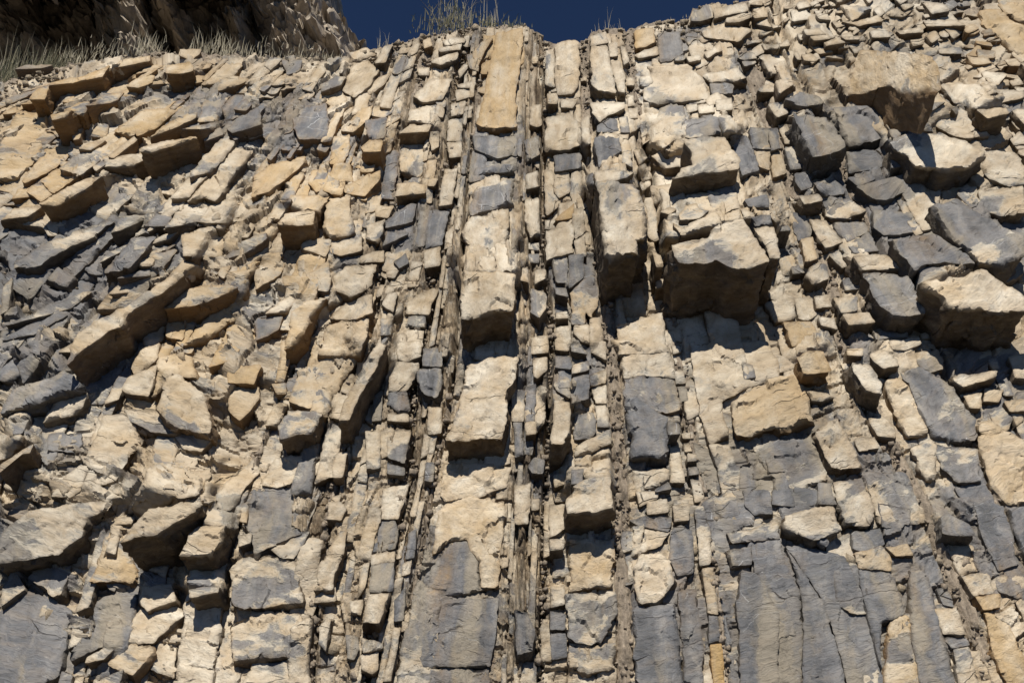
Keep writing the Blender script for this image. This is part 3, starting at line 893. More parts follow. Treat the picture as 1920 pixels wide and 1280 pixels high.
# ------------------------------------------------------------------ mask of what the single blocks cover (front and overhang)
MX0, MY0, MW, MH, MS = -700, -260, 3300, 1900, 4
cover = np.zeros((MH // MS, MW // MS), bool)
_gx, _gy = np.meshgrid(MX0 + (np.arange(MW // MS) + .5) * MS, MY0 + (np.arange(MH // MS) + .5) * MS)
def fill_poly(P):
    x0, y0 = P.min(0); x1, y1 = P.max(0)
    a = slice(max(0, int((y0 - MY0) / MS)), int((y1 - MY0) / MS) + 1); b = slice(max(0, int((x0 - MX0) / MS)), int((x1 - MX0) / MS) + 1)
    gx, gy = _gx[a, b], _gy[a, b]
    ins = np.zeros(gx.shape, bool)
    n = len(P)
    for i in range(n):
        xa, ya = P[i]; xb, yb = P[(i + 1) % n]
        if ya == yb: continue
        m = ((ya > gy) != (yb > gy)) & (gx < (xb - xa) * (gy - ya) / (yb - ya) + xa)
        ins ^= m
    cover[a, b] |= ins
def covered(P):
    c = P.mean(0); hit = 0
    S = [c] + [c + (p - c) * .7 for p in P]
    for x, y in S:
        i = int((y - MY0) / MS); j = int((x - MX0) / MS)
        if 0 <= i < cover.shape[0] and 0 <= j < cover.shape[1] and cover[i, j]: hit += 1
    return hit / len(S)

for H in HEROES:
    P = H['p']
    fill_poly(P)
    c = P.mean(0); b = P[np.argmax(P[:, 1])]
    ppm = px_per_m(c[0], b[1])
    H['d'] = min(max(H['h'] / ppm, .012), 1.6) + (.025 if H['h'] > 5 else .012 + .022 * ((len(H['p']) * 7 + int(c[0])) % 5) / 4)
    if H['h'] > 14:                                                # the overhang's foot: leave it free
        v = np.array([960 - c[0], 2180 - c[1]]); v /= np.linalg.norm(v)
        fill_poly(P + v * H['h'] * .55); fill_poly(P + v * H['h'] * .85)
    if H['h'] < 5:                                                 # flush slabs close up with their neighbours
        H['p'] = P + (P - c) / (np.linalg.norm(P - c, axis=1)[:, None] + 1e-6) * 1.6
    H['area'] = area(P)
def strata(X, Y):
    """How far each bed, and each piece of it between two joints, stands out of the wall (metres)."""
    Sb, Tb = smooth_lookup(X, Y)
    qb = np.stack([Sb * .45, Tb / 230.0, Sb * 0 + .3], 1)
    wq = qb + .06 * np.stack([fbm(qb * 4, 3, 201), fbm(qb * 4, 3, 202), 0 * Sb], 1)
    left = Sb < 5.6
    a = wq[:, 0] * np.where(left, 4.3, 6.5); si = np.floor(a)
    h1 = _h(si, si * 0 + left, si * 0, 205)
    b = wq[:, 1] * np.where(left, 2.5, 4.2) + 3.7 * h1; ti = np.floor(b)
    rt = np.clip((Sb - 13) / 1.5, 0, 1) * np.clip((420 - Y) / 150, 0, 1)
    lw = np.clip((6.0 - Sb) / 1.0, 0, 1)
    hb = _h(si, si * 0, si * 0, 203) - .5; hc = _h(si, ti, si * 0, 204) - .5
    saw = 0
    d = .05 * hb + (.04 + .02 * lw + .08 * rt) * hc
    jn = np.minimum(np.minimum(a - si, si + 1 - a) * 2.2, np.minimum(b - ti, ti + 1 - b))
    crack = np.clip(1 - jn / .05, 0, 1) * (.3 + _h(si, ti, si * 0, 206))
    return d, crack, Sb, Tb, qb, wq
# the ledge each jutting block belongs to: the bed above it swells out towards it
RELIEF = np.zeros(cover.shape)
for H in HEROES:
    if H['h'] < 7: continue
    P = H['p']; c = P.mean(0); _, dr = bed_at(*c)
    nv_ = np.array([-dr[1], dr[0]])
    u = (P - c) @ dr; v = (P - c) @ nv_
    L = max(45, 1.1 * (u.max() - u.min()), 1.6 * H['h'])
    X = _gx - c[0]; Y = _gy - c[1]
    U = X * dr[0] + Y * dr[1]; Vv = X * nv_[0] + Y * nv_[1]
    Vv = Vv + 5 * np.sin(U / 17.0 + c[0]) + 3 * np.sin(U / 7.0 + c[1])
    a = u.min() - U
    f = np.where(a > -3, np.clip(1 - (a + 3) / L, 0, 1), np.clip(1 + (a + 3) / (.5 * (u.max() - u.min()) + 4), 0, 1))
    lat = np.clip((Vv - v.min() + 18) / 18, 0, 1) ** .7 * np.clip((v.max() + 18 - Vv) / 18, 0, 1) ** .7
    f = np.where(a > 0, np.ceil(f * 3.0 - .25) / 3 * .35 + f * .65, f)
    RELIEF = np.maximum(RELIEF, np.clip(.78 * (H['d'] - .03) * f * lat, 0, .6))
for _ in range(2):
    RELIEF = (RELIEF + np.roll(RELIEF, 1, 0) + np.roll(RELIEF, -1, 0)) / 3; RELIEF = (RELIEF + np.roll(RELIEF, 1, 1) + np.roll(RELIEF, -1, 1)) / 3
STRATA = strata(_gx.ravel(), _gy.ravel())[0].reshape(_gx.shape)
def strat_at(x, y):
    i = min(max(int((y - MY0) / MS), 0), STRATA.shape[0] - 1); j = min(max(int((x - MX0) / MS), 0), STRATA.shape[1] - 1)
    return float(STRATA[j * 0 + i, j])
def relief(x, y):
    u = np.clip((np.asarray(x, float) - MX0) / MS - .5, 0, RELIEF.shape[1] - 1.01); v = np.clip((np.asarray(y, float) - MY0) / MS - .5, 0, RELIEF.shape[0] - 1.01)
    i = u.astype(int) if u.ndim else int(u); j = v.astype(int) if v.ndim else int(v); fu = u - i; fv = v - j
    return RELIEF[j, i] * (1 - fu) * (1 - fv) + RELIEF[j, i + 1] * fu * (1 - fv) + RELIEF[j + 1, i] * (1 - fu) * fv + RELIEF[j + 1, i + 1] * fu * fv

order = sorted(range(len(HEROES)), key=lambda i: -(HEROES[i]['area'] + 40 * HEROES[i]['h'] + (1e6 if HEROES[i]['label'] else 0)))
TOP = set(order[:285])
for i, H in enumerate(HEROES):
    c = H['p'].mean(0)
    big = math.sqrt(H['area'])
    o = max(H['o'], ochre_field(*c))
    if c[0] < 500: H['g'] = max(H['g'], .62 * grey_field(*c))
    flush = H['h'] < 5.2
    smooth = H['g'] > .85 and H['h'] < 3.3 and big > 35
    d_ = H['d'] if flush else max(H['d'] + .5 * max(0, strat_at(*c)), float(relief(*c)) + strat_at(*c) + .05)
    if big > 55 and not flush:
        Pn = [H['p'][0]]
        for k in range(len(H['p'])):
            a_, b_ = H['p'][k], H['p'][(k + 1) % len(H['p'])]
            e_ = b_ - a_; L_ = np.linalg.norm(e_)
            if L_ > 38:
                for f_ in sorted(rng.uniform(.12, .88) for _ in range(int(L_ // 26))):
                    nrm = np.array([-e_[1], e_[0]]) / L_
                    o_ = rng.uniform(-3.2, 3.2)
                    Pn += [a_ + e_ * (f_ - .01) + nrm * rng.uniform(-1, 1), a_ + e_ * (f_ + .03) + nrm * o_]
            Pn.append(b_)
        H['p'] = np.array(Pn[:-1])
    make_block(H['p'], d_, -.16, H['g'], o, ride=flush, skew=1.5 if (H['label'] or '').startswith('huge buff') else 0.0, lean=.10 if (c[0] < 620 and H['h'] < 16) else 0.0, rough=.4 if smooth else .8, soft=min(2.0, .5 + big * .012) * (3.0 if 'round' in (H['label'] or '') else 1),
               tilt=.06 if big < 60 else .03, key=('hero', i) if i in TOP else ('bed', int(bed_at(*c)[0] * 2)))

# ------------------------------------------------------------------ the rest of the beds
def walk(ti):
    """Knots of a joint between two beds: smooth sideways wander so that both neighbours share the same edge."""
    return ti
for gi in range(len(GR) - 1):
    mid = np.linalg.norm(GR[gi + 1][25] - GR[gi][25])
    width = BEDW.get(gi, 52)
    cuts = [0.0]
    while cuts[-1] < 1:
        cuts.append(cuts[-1] + width / mid * rng.choice([.45, .7, 1, 1, 1.5]))
    cuts = [c / cuts[-1] for c in cuts]
    for a, b in zip(cuts[:-1], cuts[1:]):
        s0, s1 = gi + a, gi + b
        t = rng.uniform(0, .02)
        bed_d = rng.uniform(-.01, .03) if gi > 5 else rng.choice([-.05, .0, .07, .14])
        bed_g = rng.random()
        cur = bed_d
        skp = 0
        Lg = np.linalg.norm(guide_pt((s0 + s1) / 2, .5) - guide_pt((s0 + s1) / 2, .52)) / .02
        while t < 1:
            m = guide_pt((s0 + s1) / 2, t)
            far = m[1] > 1330 or m[0] < -60 or m[0] > 1990
            w = np.linalg.norm(guide_pt(s1, t) - guide_pt(s0, t))
            scale = np.clip((m[1] + 500) / 1100, .5, 1.5) if not far else 2.2
            ln = scale * max(min(w, 70), 22) * rng.choice([.5, .9, 1.3, 1.9, 2.8] if gi > 5 else [.8, 1.3, 2, 3, 4]) * rng.uniform(.85, 1.35)
            if gi == 9: ln = scale * rng.uniform(25, 110)
            if gi >= 14 and m[1] < 260: ln *= .38
            elif gi >= 13 and m[1] < 130: ln *= .5
            t0 = t; t1 = t + ln / Lg
            mm = guide_pt((s0 + s1) / 2, (t0 + t1) / 2)
            sk1 = rng.uniform(-.3, .3) * w / Lg
            P = np.array([guide_pt(s0, t0 + skp), guide_pt(s1, t0 - skp), guide_pt(s1, (t0 + t1) / 2), guide_pt(s1, t1 - sk1), guide_pt(s0, t1 + sk1), guide_pt(s0, (t0 + t1) / 2)])
            wob = min(4, w * .09)
            if rng.random() < .6:
                P[2] += nrg.normal(0, wob, 2); P[5] += nrg.normal(0, wob, 2)
                P = np.insert(P, 1, P[:2].mean(0) + nrg.normal(0, wob, 2), 0)
                P = np.insert(P, 5, (P[4] + P[5]) / 2 + nrg.normal(0, wob, 2), 0)
            t = t1; skp = sk1
            if mm[0] < -420 or mm[0] > 2380: continue
            if P[:, 1].min() < rim(mm[0]) - 5: continue
            seam = False
            for k, hw in SEAM.items():
                gp = guide_pt(k, (t0 + t1) / 2)
                if abs(mm[0] - gp[0]) < hw + w * .2 and abs(mm[1] - gp[1]) < 60: seam = True
            if seam and rng.random() < .85: continue
            grow = rng.uniform(-.3, 1.2)                            # most joints close up, a few gape
            P = mm + (P - mm) * (1 + grow / max(w, 8))
            cv = covered(P)
            if cv > .85 or rng.random() < (.22 if gi <= 5 else .55): continue
            g0 = grey_field(*mm)
            g = np.clip((.12 + .2 * bed_g + rng.uniform(-.06, .06)) * (1 - g0) + g0 * rng.uniform(.65, 1), 0, 1)
            if rng.random() < .22: cur = bed_d + rng.choice([-.01, .0, .02, .05])
            d = cur + rng.uniform(-.006, .006)
            if gi >= 13 and m[1] < 300: d += rng.choice([0, .03, .07, .12])
            if gi <= 5: d += rng.choice([0, 0, 0, .05])
            if gi == 9: d = rng.uniform(-.08, .03); g = max(g, .3)
            if cv == 0 and rng.random() < .10: d += rng.choice([.05, .1, .18])
            if cv > 0: d = min(d, .02 if gi > 5 or cv > .3 else .06)
            d = min(d, .5 * math.sqrt(area(P)) / px_scale(*mm))
            if area(P) < 40: continue
            make_block(P, d, -.15, g, min(.7, ochre_field(*mm) + rng.choice([0, 0, .05, .1])), sp=SP if not far else 14,
                       soft=min(2.2, w * .07), tilt=.12, key=('bed', int((s0 + s1))), rough=.8, ride=True, lean=0.0 if gi > 5 else rng.uniform(.0, .22))

# ------------------------------------------------------------------ displacement of every block at once
def finish():
    N = sum(b['n'] for b in RAW)
    V = np.vstack([b['V'] for b in RAW]); W = np.concatenate([b['W'] for b in RAW]); EX = np.vstack([b['EX'] for b in RAW])
    AL = np.repeat([b['al'] for b in RAW], [b['n'] for b in RAW], axis=0)
    SD = np.repeat([b['sd'] for b in RAW], [b['n'] for b in RAW], axis=0)
    rep = lambda k: np.repeat([b[k] for b in RAW], [b['n'] for b in RAW])
    SZ, G, O, SE, RO = rep('sz'), rep('g'), rep('o'), rep('seed'), rep('rough')
    BC = np.stack([(V * SD).sum(1), (V * AL).sum(1), V @ W_N], 1)
    off = SE[:, None] * np.array([1, .7, .3])
    q = BC + off
    sc = np.clip(.35 * SZ, .05, .5)
    # broken facets, large and small
    f1 = facet(q / np.clip(SZ * .55, .08, .45)[:, None], 3)
    f2 = facet(q * np.array([9., 7., 9.]), 11)
    n1 = fbm(q * np.array([5., 3., 5.]), 4, 21)
    n2 = fbm(q * 26., 3, 31, .6)
    a1 = np.clip(SZ * .11, .006, .05)
    side = np.clip(W, 0, 1)
    amp = a1 * f1 * (.55 + .35 * side) + .014 * f2 * (.3 + 1.0 * side) * np.clip(SZ / .2, .3, 1) + .010 * n1 * np.clip(SZ / .25, .25, 1) + .0045 * n2
    f3 = facet(q * np.array([26., 20., 26.]), 17)
    amp += .0055 * f3 * (.5 + side)
    # bedding laminae show on the flanks as thin ribs
    lam = vnoise(np.stack([q[:, 0] * 45, q[:, 1] * 2.5, q[:, 2] * 3], 1), 41)
    amp += side * lam * .006 + (1 - side) * vnoise(np.stack([q[:, 0] * 30, q[:, 1] * 2.0, q[:, 2]], 1), 43) * .003
    # spalled shells on the sunlit faces
    sf = fbm(q * np.array([3.2, 2.6, 3.2]), 4, 51)
    spall = 1 / (1 + np.exp(-(sf - (.34 - .5 * G)) * 60))
    amp -= (1 - side) * spall * .014 * (G < .9)
    tn = fbm(q * np.array([5.5, 3.5, 5.5]) + 7, 4, 55) * 5
    amp += (1 - side) * (np.floor(tn) + np.clip((tn - np.floor(tn)) * 5, 0, 1)) * .0065 * np.clip(SZ / .25, .3, 1.2)
    V2 = V + EX * (amp * RO)[:, None]
    # the outline wanders too
    jx = (fbm(q * 18., 4, 61, .6) * .010 + facet(q * 8., 63) * .008) * np.clip(SZ / .2, .3, 1.4); jy = (fbm(q * 18. + 50, 4, 62, .6) * .010 + facet(q * 8. + 9, 64) * .008) * np.clip(SZ / .2, .3, 1.4)
    V2 = V2 + SD * jx[:, None] + AL * jy[:, None]
    px, py = proj(V)
    Sb, Tb = smooth_lookup(px, py)
    # one continuous system of bedding coordinates for the colour, shared by every block and the rock behind
    CC = np.stack([Sb * .45, Tb / 230.0, V @ W_N], 1)
    return V2, W, G, O, CC
# ------------------------------------------------------------------ materials
def new_mat(name):
    m = bpy.data.materials.new(name); m.use_nodes = True
    m.node_tree.nodes.clear()
    return m, m.node_tree
class NT_:
    def __init__(s, nt): s.nt = nt
    def n(s, typ, ins=None, **kw):
        nd = s.nt.nodes.new(typ)
        for k, v in kw.items(): setattr(nd, k, v)
        for k, v in (ins or {}).items():
            if hasattr(v, 'is_output'): s.nt.links.new(v, nd.inputs[k])
            else: nd.inputs[k].default_value = v
        return nd
    def math(s, op, a, b=0.0, clamp=False):
        return s.n("ShaderNodeMath", {0: a, 1: b}, operation=op, use_clamp=clamp).outputs[0]
    def mix(s, f, a, b, blend='MIX'):
        nd = s.n("ShaderNodeMix", None, data_type='RGBA', blend_type=blend)
        for k, v in ((0, f), (6, a), (7, b)):
            if hasattr(v, 'is_output'): s.nt.links.new(v, nd.inputs[k])
            elif k == 0: nd.inputs[0].default_value = v
            else: nd.inputs[k].default_value = (*v, 1) if len(v) == 3 else v
        return nd.outputs[2]
    def ramp(s, f, stops, interp='LINEAR'):
        nd = s.n("ShaderNodeValToRGB", {0: f})
        cr = nd.color_ramp; cr.interpolation = interp
        while len(cr.elements) < len(stops): cr.elements.new(.5)
        for e, (p, c) in zip(cr.elements, stops):
            e.position = p; e.color = (*c, 1) if not isinstance(c, (int, float)) else (c, c, c, 1)
        return nd.outputs[0]
    def noise(s, vec, scale, detail=4, rough=.55, dist=0.0):
        return s.n("ShaderNodeTexNoise", {'Vector': vec, 'Scale': scale, 'Detail': detail, 'Roughness': rough, 'Distortion': dist}).outputs[0]
    def scale(s, vec, v):
        return s.n("ShaderNodeVectorMath", {0: vec, 1: v}, operation='MULTIPLY').outputs[0]

def limestone(name='limestone'):
    m, nt = new_mat(name); t = NT_(nt)
    bc = t.n("ShaderNodeAttribute", attribute_name='bed_coord').outputs['Vector']
    ga = t.n("ShaderNodeAttribute", attribute_name='greyness').outputs['Fac']
    oa = t.n("ShaderNodeAttribute", attribute_name='ochre').outputs['Fac']
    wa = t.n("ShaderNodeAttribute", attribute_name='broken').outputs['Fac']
    dist = t.n("ShaderNodeVectorMath", {0: bc, 1: t.scale(t.n("ShaderNodeTexNoise", {'Vector': bc, 'Scale': 9.0, 'Detail': 3.0}).outputs[1], (.05, .05, .05))}, operation='ADD').outputs[0]
    big = t.noise(dist, 2.6, 7, .62)
    mid = t.noise(bc, 9.0, 6, .6)
    fine = t.noise(bc, 60.0, 5, .65)
    streak = t.noise(t.scale(bc, (9., .9, 9.)), 1.6, 6, .6)
    # cream weathering rind
    cream = t.ramp(mid, [(.25, (.33, .265, .185)), (.43, (.455, .38, .28)), (.58, (.56, .49, .38)), (.75, (.67, .615, .51))])
    cream = t.mix(t.ramp(t.noise(bc, 3.3, 5, .6), [(.45, 0.), (.68, .5)]), cream, (.42, .30, .16))
    cream = t.mix(t.math('MULTIPLY', oa, t.ramp(streak, [(.3, .55), (.6, 1.1)]), True), cream, (.42, .28, .12))
    cream = t.mix(t.ramp(t.noise(t.scale(bc, (1., .7, 1.)), 2.3, 6, .6), [(.54, 0.), (.7, .62)]), cream, (.66, .60, .49))
    # blue-grey fresh limestone
    grey = t.ramp(streak, [(.3, (.07, .077, .09)), (.47, (.115, .123, .14)), (.6, (.175, .18, .19)), (.75, (.29, .27, .24))])
    grey = t.mix(t.ramp(mid, [(.5, 0.), (.75, .5)]), grey, (.19, .17, .135))
    st2 = t.noise(t.scale(dist, (6., .55, 6.)), 1.0, 5, .55)
    grey = t.mix(t.ramp(st2, [(.5, 0.), (.62, .75)]), grey, (.29, .25, .185))
    # where the rind has come off
    fld = t.math('ADD', t.math('MULTIPLY', t.math('SUBTRACT', big, .5), 1.9), t.math('MULTIPLY', t.math('SUBTRACT', ga, .40), .85))
    fac = t.ramp(t.math('ADD', fld, .5), [(.49, 0.), (.51, 1.)])
    fade = t.math('MULTIPLY', t.ramp(t.math('ADD', fld, .5), [(.15, 0.), (.85, 1.)]), t.ramp(mid, [(.35, .0), (.65, .8)]))
    fac = t.math('ADD', t.math('MULTIPLY', fac, .72), t.math('MULTIPLY', fade, .42), True)
    halo = t.ramp(t.math('ADD', fld, .5), [(.42, 0.), (.485, .6), (.51, .6), (.53, 0.)])
    col = t.mix(fac, cream, grey)
    col = t.mix(halo, col, (.34, .32, .275))
    rust = t.math('MULTIPLY', t.ramp(t.noise(t.scale(bc, (3., .8, 2.)), 1.3, 5, .6), [(.56, 0.), (.7, .55)]), t.ramp(mid, [(.4, .2), (.6, 1.)]))
    col = t.mix(rust, col, (.36, .235, .11))
    # rough broken flanks: stained browner, then darkened further to paint in their shade
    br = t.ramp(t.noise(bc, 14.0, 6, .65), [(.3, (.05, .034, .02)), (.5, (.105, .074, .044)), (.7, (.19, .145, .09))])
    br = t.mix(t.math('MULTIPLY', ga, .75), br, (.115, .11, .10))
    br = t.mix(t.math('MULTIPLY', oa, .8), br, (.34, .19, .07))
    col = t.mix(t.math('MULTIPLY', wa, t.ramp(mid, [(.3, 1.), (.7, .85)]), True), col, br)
    # dirt-filled hairline cracks
    vd = t.n("ShaderNodeTexVoronoi", {'Vector': t.scale(dist, (.45, 1.5, .04)), 'Scale': 4.0, 'Randomness': 1.0}, feature='DISTANCE_TO_EDGE').outputs['Distance']
    gate = t.ramp(t.noise(bc, 4.2, 2, .5), [(.58, 0.), (.66, 1.)])
    crack = t.math('MULTIPLY', t.ramp(vd, [(.0, 1.), (.012, 0.)]), gate)
    col = t.mix(t.math('MULTIPLY', crack, .75), col, (.07, .052, .035))
    # calcite veins across the bed on the grey rock
    vv = t.n("ShaderNodeTexVoronoi", {'Vector': t.scale(dist, (1.2, 5.5, 1.)), 'Scale': 1.7}, feature='DISTANCE_TO_EDGE').outputs['Distance']
    vein = t.math('MULTIPLY', t.math('MULTIPLY', t.ramp(vv, [(0., 1.), (.006, 0.)]), fac), t.ramp(t.noise(bc, 3.1, 3, .5), [(.5, 0.), (.62, .8)]))
    col = t.mix(vein, col, (.55, .55, .54))
    # pale dust and dark specks
    col = t.mix(t.ramp(fine, [(.28, .42), (.42, 0.)]), col, (.10, .08, .055))
    col = t.mix(t.ramp(fine, [(.62, 0.), (.78, .35)]), col, (.62, .57, .48))
    hs = t.n("ShaderNodeHueSaturation", {'Color': col, 'Value': t.ramp(t.noise(bc, 1.1, 3, .5), [(.3, .8), (.7, 1.14)])})
    col = hs.outputs[0]
    b = t.math('ADD', t.math('MULTIPLY', t.noise(bc, 30.0, 9, .68), .9), t.math('MULTIPLY', t.noise(t.scale(bc, (40., 5., 14.)), 1.0, 5, .6), .35))
    fl = t.n("ShaderNodeMath", {0: t.math('MULTIPLY', t.noise(t.scale(bc, (1., .7, 1.)), 11.0, 6, .62), 9.0), 1: 1.0}, operation='SNAP').outputs[0]
    b = t.math('ADD', b, t.math('MULTIPLY', fl, .05))
    b = t.math('SUBTRACT', b, t.math('MULTIPLY', crack, .8))
    b = t.math('SUBTRACT', b, t.math('MULTIPLY', fac, .25))
    bump = t.n("ShaderNodeBump", {'Height': b, 'Strength': 1.0, 'Distance': .02})
    p = t.n("ShaderNodeBsdfPrincipled", {'Base Color': col, 'Roughness': .88, 'Normal': bump.outputs[0], 'Specular IOR Level': .25})
    out = t.n("ShaderNodeOutputMaterial", {0: p.outputs[0]})
    return m
LIME = limestone()

def shale_mat(name, base, scl=1.0):
    m, nt = new_mat(name); t = NT_(nt)
    pos = t.n("ShaderNodeNewGeometry").outputs['Position']
    st = t.scale(pos, (14 * scl, 5 * scl, 3.2 * scl))
    a = t.noise(st, 1.6, 8, .7, .4)
    c2 = t.noise(pos, 35 * scl, 6, .7)
    lo = tuple(v * .5 for v in base); hi = tuple(min(.6, v * 1.6) for v in base)
    col = t.ramp(a, [(.3, lo), (.5, base), (.72, hi)])
    col = t.mix(t.ramp(c2, [(.3, .6), (.45, 0.)]), col, lo)
    col = t.mix(t.ramp(c2, [(.6, 0.), (.75, .5)]), col, tuple(min(.5, v * 1.9) for v in base))
    h = t.math('ADD', a, t.math('MULTIPLY', c2, .6))
    bump = t.n("ShaderNodeBump", {'Height': h, 'Strength': .9, 'Distance': .03})
    p = t.n("ShaderNodeBsdfPrincipled", {'Base Color': col, 'Roughness': .95, 'Normal': bump.outputs[0], 'Specular IOR Level': .15})
    t.n("ShaderNodeOutputMaterial", {0: p.outputs[0]})
    return m
SHALE = shale_mat('shale', (.28, .23, .175))
SCREE = shale_mat('scree', (.30, .245, .175), 1.3)
FARROCK = shale_mat('far_rock', (.33, .28, .22), .35)

def grass_mat(name, a, b):
    m, nt = new_mat(name); t = NT_(nt)
    oi = t.n("ShaderNodeNewGeometry").outputs['Random Per Island']
    col = t.mix(oi, a, b)
    p = t.n("ShaderNodeBsdfPrincipled", {'Base Color': col, 'Roughness': .8})
    t.n("ShaderNodeOutputMaterial", {0: p.outputs[0]})
    return m
GRASS = grass_mat('grass_green', (.05, .058, .025), (.20, .175, .10))
STRAW = grass_mat('grass_straw', (.28, .24, .15), (.5, .45, .33))
SOIL = shale_mat('asphalt', (.05, .05, .05), 4)
# ------------------------------------------------------------------ objects
def tag(o, label=None, cat=None, group=None, kind=None):
    if label: o['label'] = label
    if cat: o['category'] = cat
    if group: o['group'] = group
    if kind: o['kind'] = kind
    return o

def link_mesh(name, V, F4, F3, mat, parent=None, attrs=None, loc=None, smooth=38):
    me = bpy.data.meshes.new(name)
    loc = np.zeros(3) if loc is None else loc
    n4 = 0 if F4 is None else len(F4); n3 = 0 if F3 is None else len(F3)
    me.vertices.add(len(V)); me.vertices.foreach_set('co', (V - loc).astype(np.float32).ravel())
    lv = np.concatenate([F4.ravel() if n4 else np.zeros(0, int), F3.ravel() if n3 else np.zeros(0, int)]).astype(np.int32)
    me.loops.add(len(lv)); me.loops.foreach_set('vertex_index', lv)
    me.polygons.add(n4 + n3)
    me.polygons.foreach_set('loop_start', np.concatenate([np.arange(n4) * 4, n4 * 4 + np.arange(n3) * 3]).astype(np.int32))
    me.update(calc_edges=True)
    me.validate()
    for k, (typ, dat) in (attrs or {}).items():
        a = me.attributes.new(k, typ, 'POINT')
        a.data.foreach_set('vector' if typ == 'FLOAT_VECTOR' else 'value', np.asarray(dat, np.float32).ravel())
    me.materials.append(mat)
    if smooth:
        me.polygons.foreach_set('use_smooth', np.ones(n4 + n3, bool))
        me.set_sharp_from_angle(angle=R(smooth))
    o = bpy.data.objects.new(name, me)
    o.location = loc
    COL.objects.link(o)
    if parent is not None: o.parent = parent
    return o

V2, WW, GG, OO, BCC = finish()
print("verts", len(V2), "blocks", len(RAW), "t", round(time.time() - T00, 1))
starts = np.cumsum([0] + [b['n'] for b in RAW])

def emit(name, idx, parent=None, own_loc=False):
    Vs, F4, F3, at_ = [], [], [], {'g': [], 'o': [], 'w': [], 'b': []}
    off = 0
    for i in idx:
        a, b = starts[i], starts[i + 1]
        Vs.append(V2[a:b]); F4.append(RAW[i]['F4'] + off); F3.append(RAW[i]['F3'] + off)
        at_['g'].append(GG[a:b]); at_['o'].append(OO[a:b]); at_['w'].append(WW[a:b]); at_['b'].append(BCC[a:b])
        off += b - a
    V = np.vstack(Vs)
    loc = V.mean(0) if own_loc else None
    return link_mesh(name, V, np.vstack(F4), np.vstack(F3), LIME, parent,
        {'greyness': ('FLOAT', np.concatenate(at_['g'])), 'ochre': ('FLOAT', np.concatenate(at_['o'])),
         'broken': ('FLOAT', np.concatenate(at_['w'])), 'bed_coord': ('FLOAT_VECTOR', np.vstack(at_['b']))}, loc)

cliff = bpy.data.objects.new('cliff', None); COL.objects.link(cliff); cliff.location = (0, 6.5, 0)
tag(cliff, 'tall rock cut of steep cream and grey limestone beds rising to the sky', 'cliff', kind='structure')
def under_cliff(o):
    o.matrix_parent_inverse = cliff.matrix_world.inverted() if False else o.matrix_parent_inverse
    o.location = o.location - cliff.location
    return o

beds = {}
for i, b in enumerate(RAW):
    if b['key'][0] == 'bed': beds.setdefault(b['key'][1], []).append(i)
for k in sorted(beds):
    under_cliff(emit('rock_bed', beds[k], cliff))

# ---- labels of the single blocks
def desc(H):
    g, o = H['g'], H['o']
    col = 'grey' if g > .8 else 'grey and cream' if g > .45 else 'ochre' if o > .4 else 'pale tan' if o > .15 else 'cream' if g < .22 else 'cream grey-spotted'
    P = H['p']; A = math.sqrt(H['area'])
    _, dr = bed_at(*P.mean(0))
    u = P @ dr; v = P @ np.array([-dr[1], dr[0]])
    r = (u.max() - u.min()) / max(1, v.max() - v.min())
    sh = 'long' if r > 2.1 else 'broad' if r < .6 else 'squarish'
    sz = 'large ' if A > 75 else 'small ' if A < 38 else ''
    nm = 'jutting block' if H['h'] > 11 else 'block' if H['h'] > 4.5 else 'flush slab'
    return f"{sz}{sh} {col} {nm}"
LM = [(H['p'].mean(0), H) for i, H in enumerate(HEROES) if H['label']]
SHORT = {}
LMN = []
for i, H in enumerate(HEROES):
    if H['label']:
        w = H['label'].split()
        # a short name for the landmark: its words up to the first preposition
        out = []
        for x in w:
            if x in ('at', 'right', 'left', 'high', 'in', 'over', 'under', 'below', 'above', 'beside', 'on', 'with', 'hanging', 'stuck', 'lodged', 'just', 'jutting', 'framed', 'sitting', 'directly', 'perched', 'ending', 'wedged', 'smeared', 'split', 'slanting', 'low', 'climbing', 'leaning', 'near', 'flecked', 'and') and len(out) > 2: break
            out.append(x)
        LMN.append((H['p'].mean(0), ' '.join(out)))
from collections import Counter
_cnt = Counter(n for _, n in LMN)
LMN = [(c, n) for c, n in LMN if _cnt[n] == 1 and len(n.split()) <= 6]
def rel(c, l):
    dx, dy = c - l
    a = math.degrees(math.atan2(-dy, dx)) % 360
    return ['right of', 'up and right of', 'above', 'up and left of', 'left of', 'down and left of', 'below', 'down and right of'][int((a + 22.5) // 45) % 8]
used = set()
def label_of(H):
    if H['label']:
        used.add(H['label']); return H['label']
    c = H['p'].mean(0)
    ls = sorted(LMN, key=lambda t: np.hypot(*(t[0] - c)))
    cand = []
    for (lc, ln) in ls[:5]:
        dd = np.hypot(*(lc - c))
        q = 'close ' if dd < 75 else 'well ' if dd > 170 else ''
        cand.append(f"{desc(H)} {q}{rel(c, lc)} the {ln}")
    for t in cand:
        if t not in used and len(t.split()) <= 16:
            used.add(t); return t
    t = cand[0].replace(' close', '') + ' again'
    used.add(t); return t
tops = [i for i, b in enumerate(RAW) if b['key'][0] == 'hero']
for i in sorted(tops, key=lambda i: HEROES[RAW[i]['key'][1]]['label'] is None):
    H = HEROES[RAW[i]['key'][1]]
    o = emit('rock_block', [i], None, True)
    tag(o, label_of(H), 'rock block', 'limestone blocks standing out of the cliff')

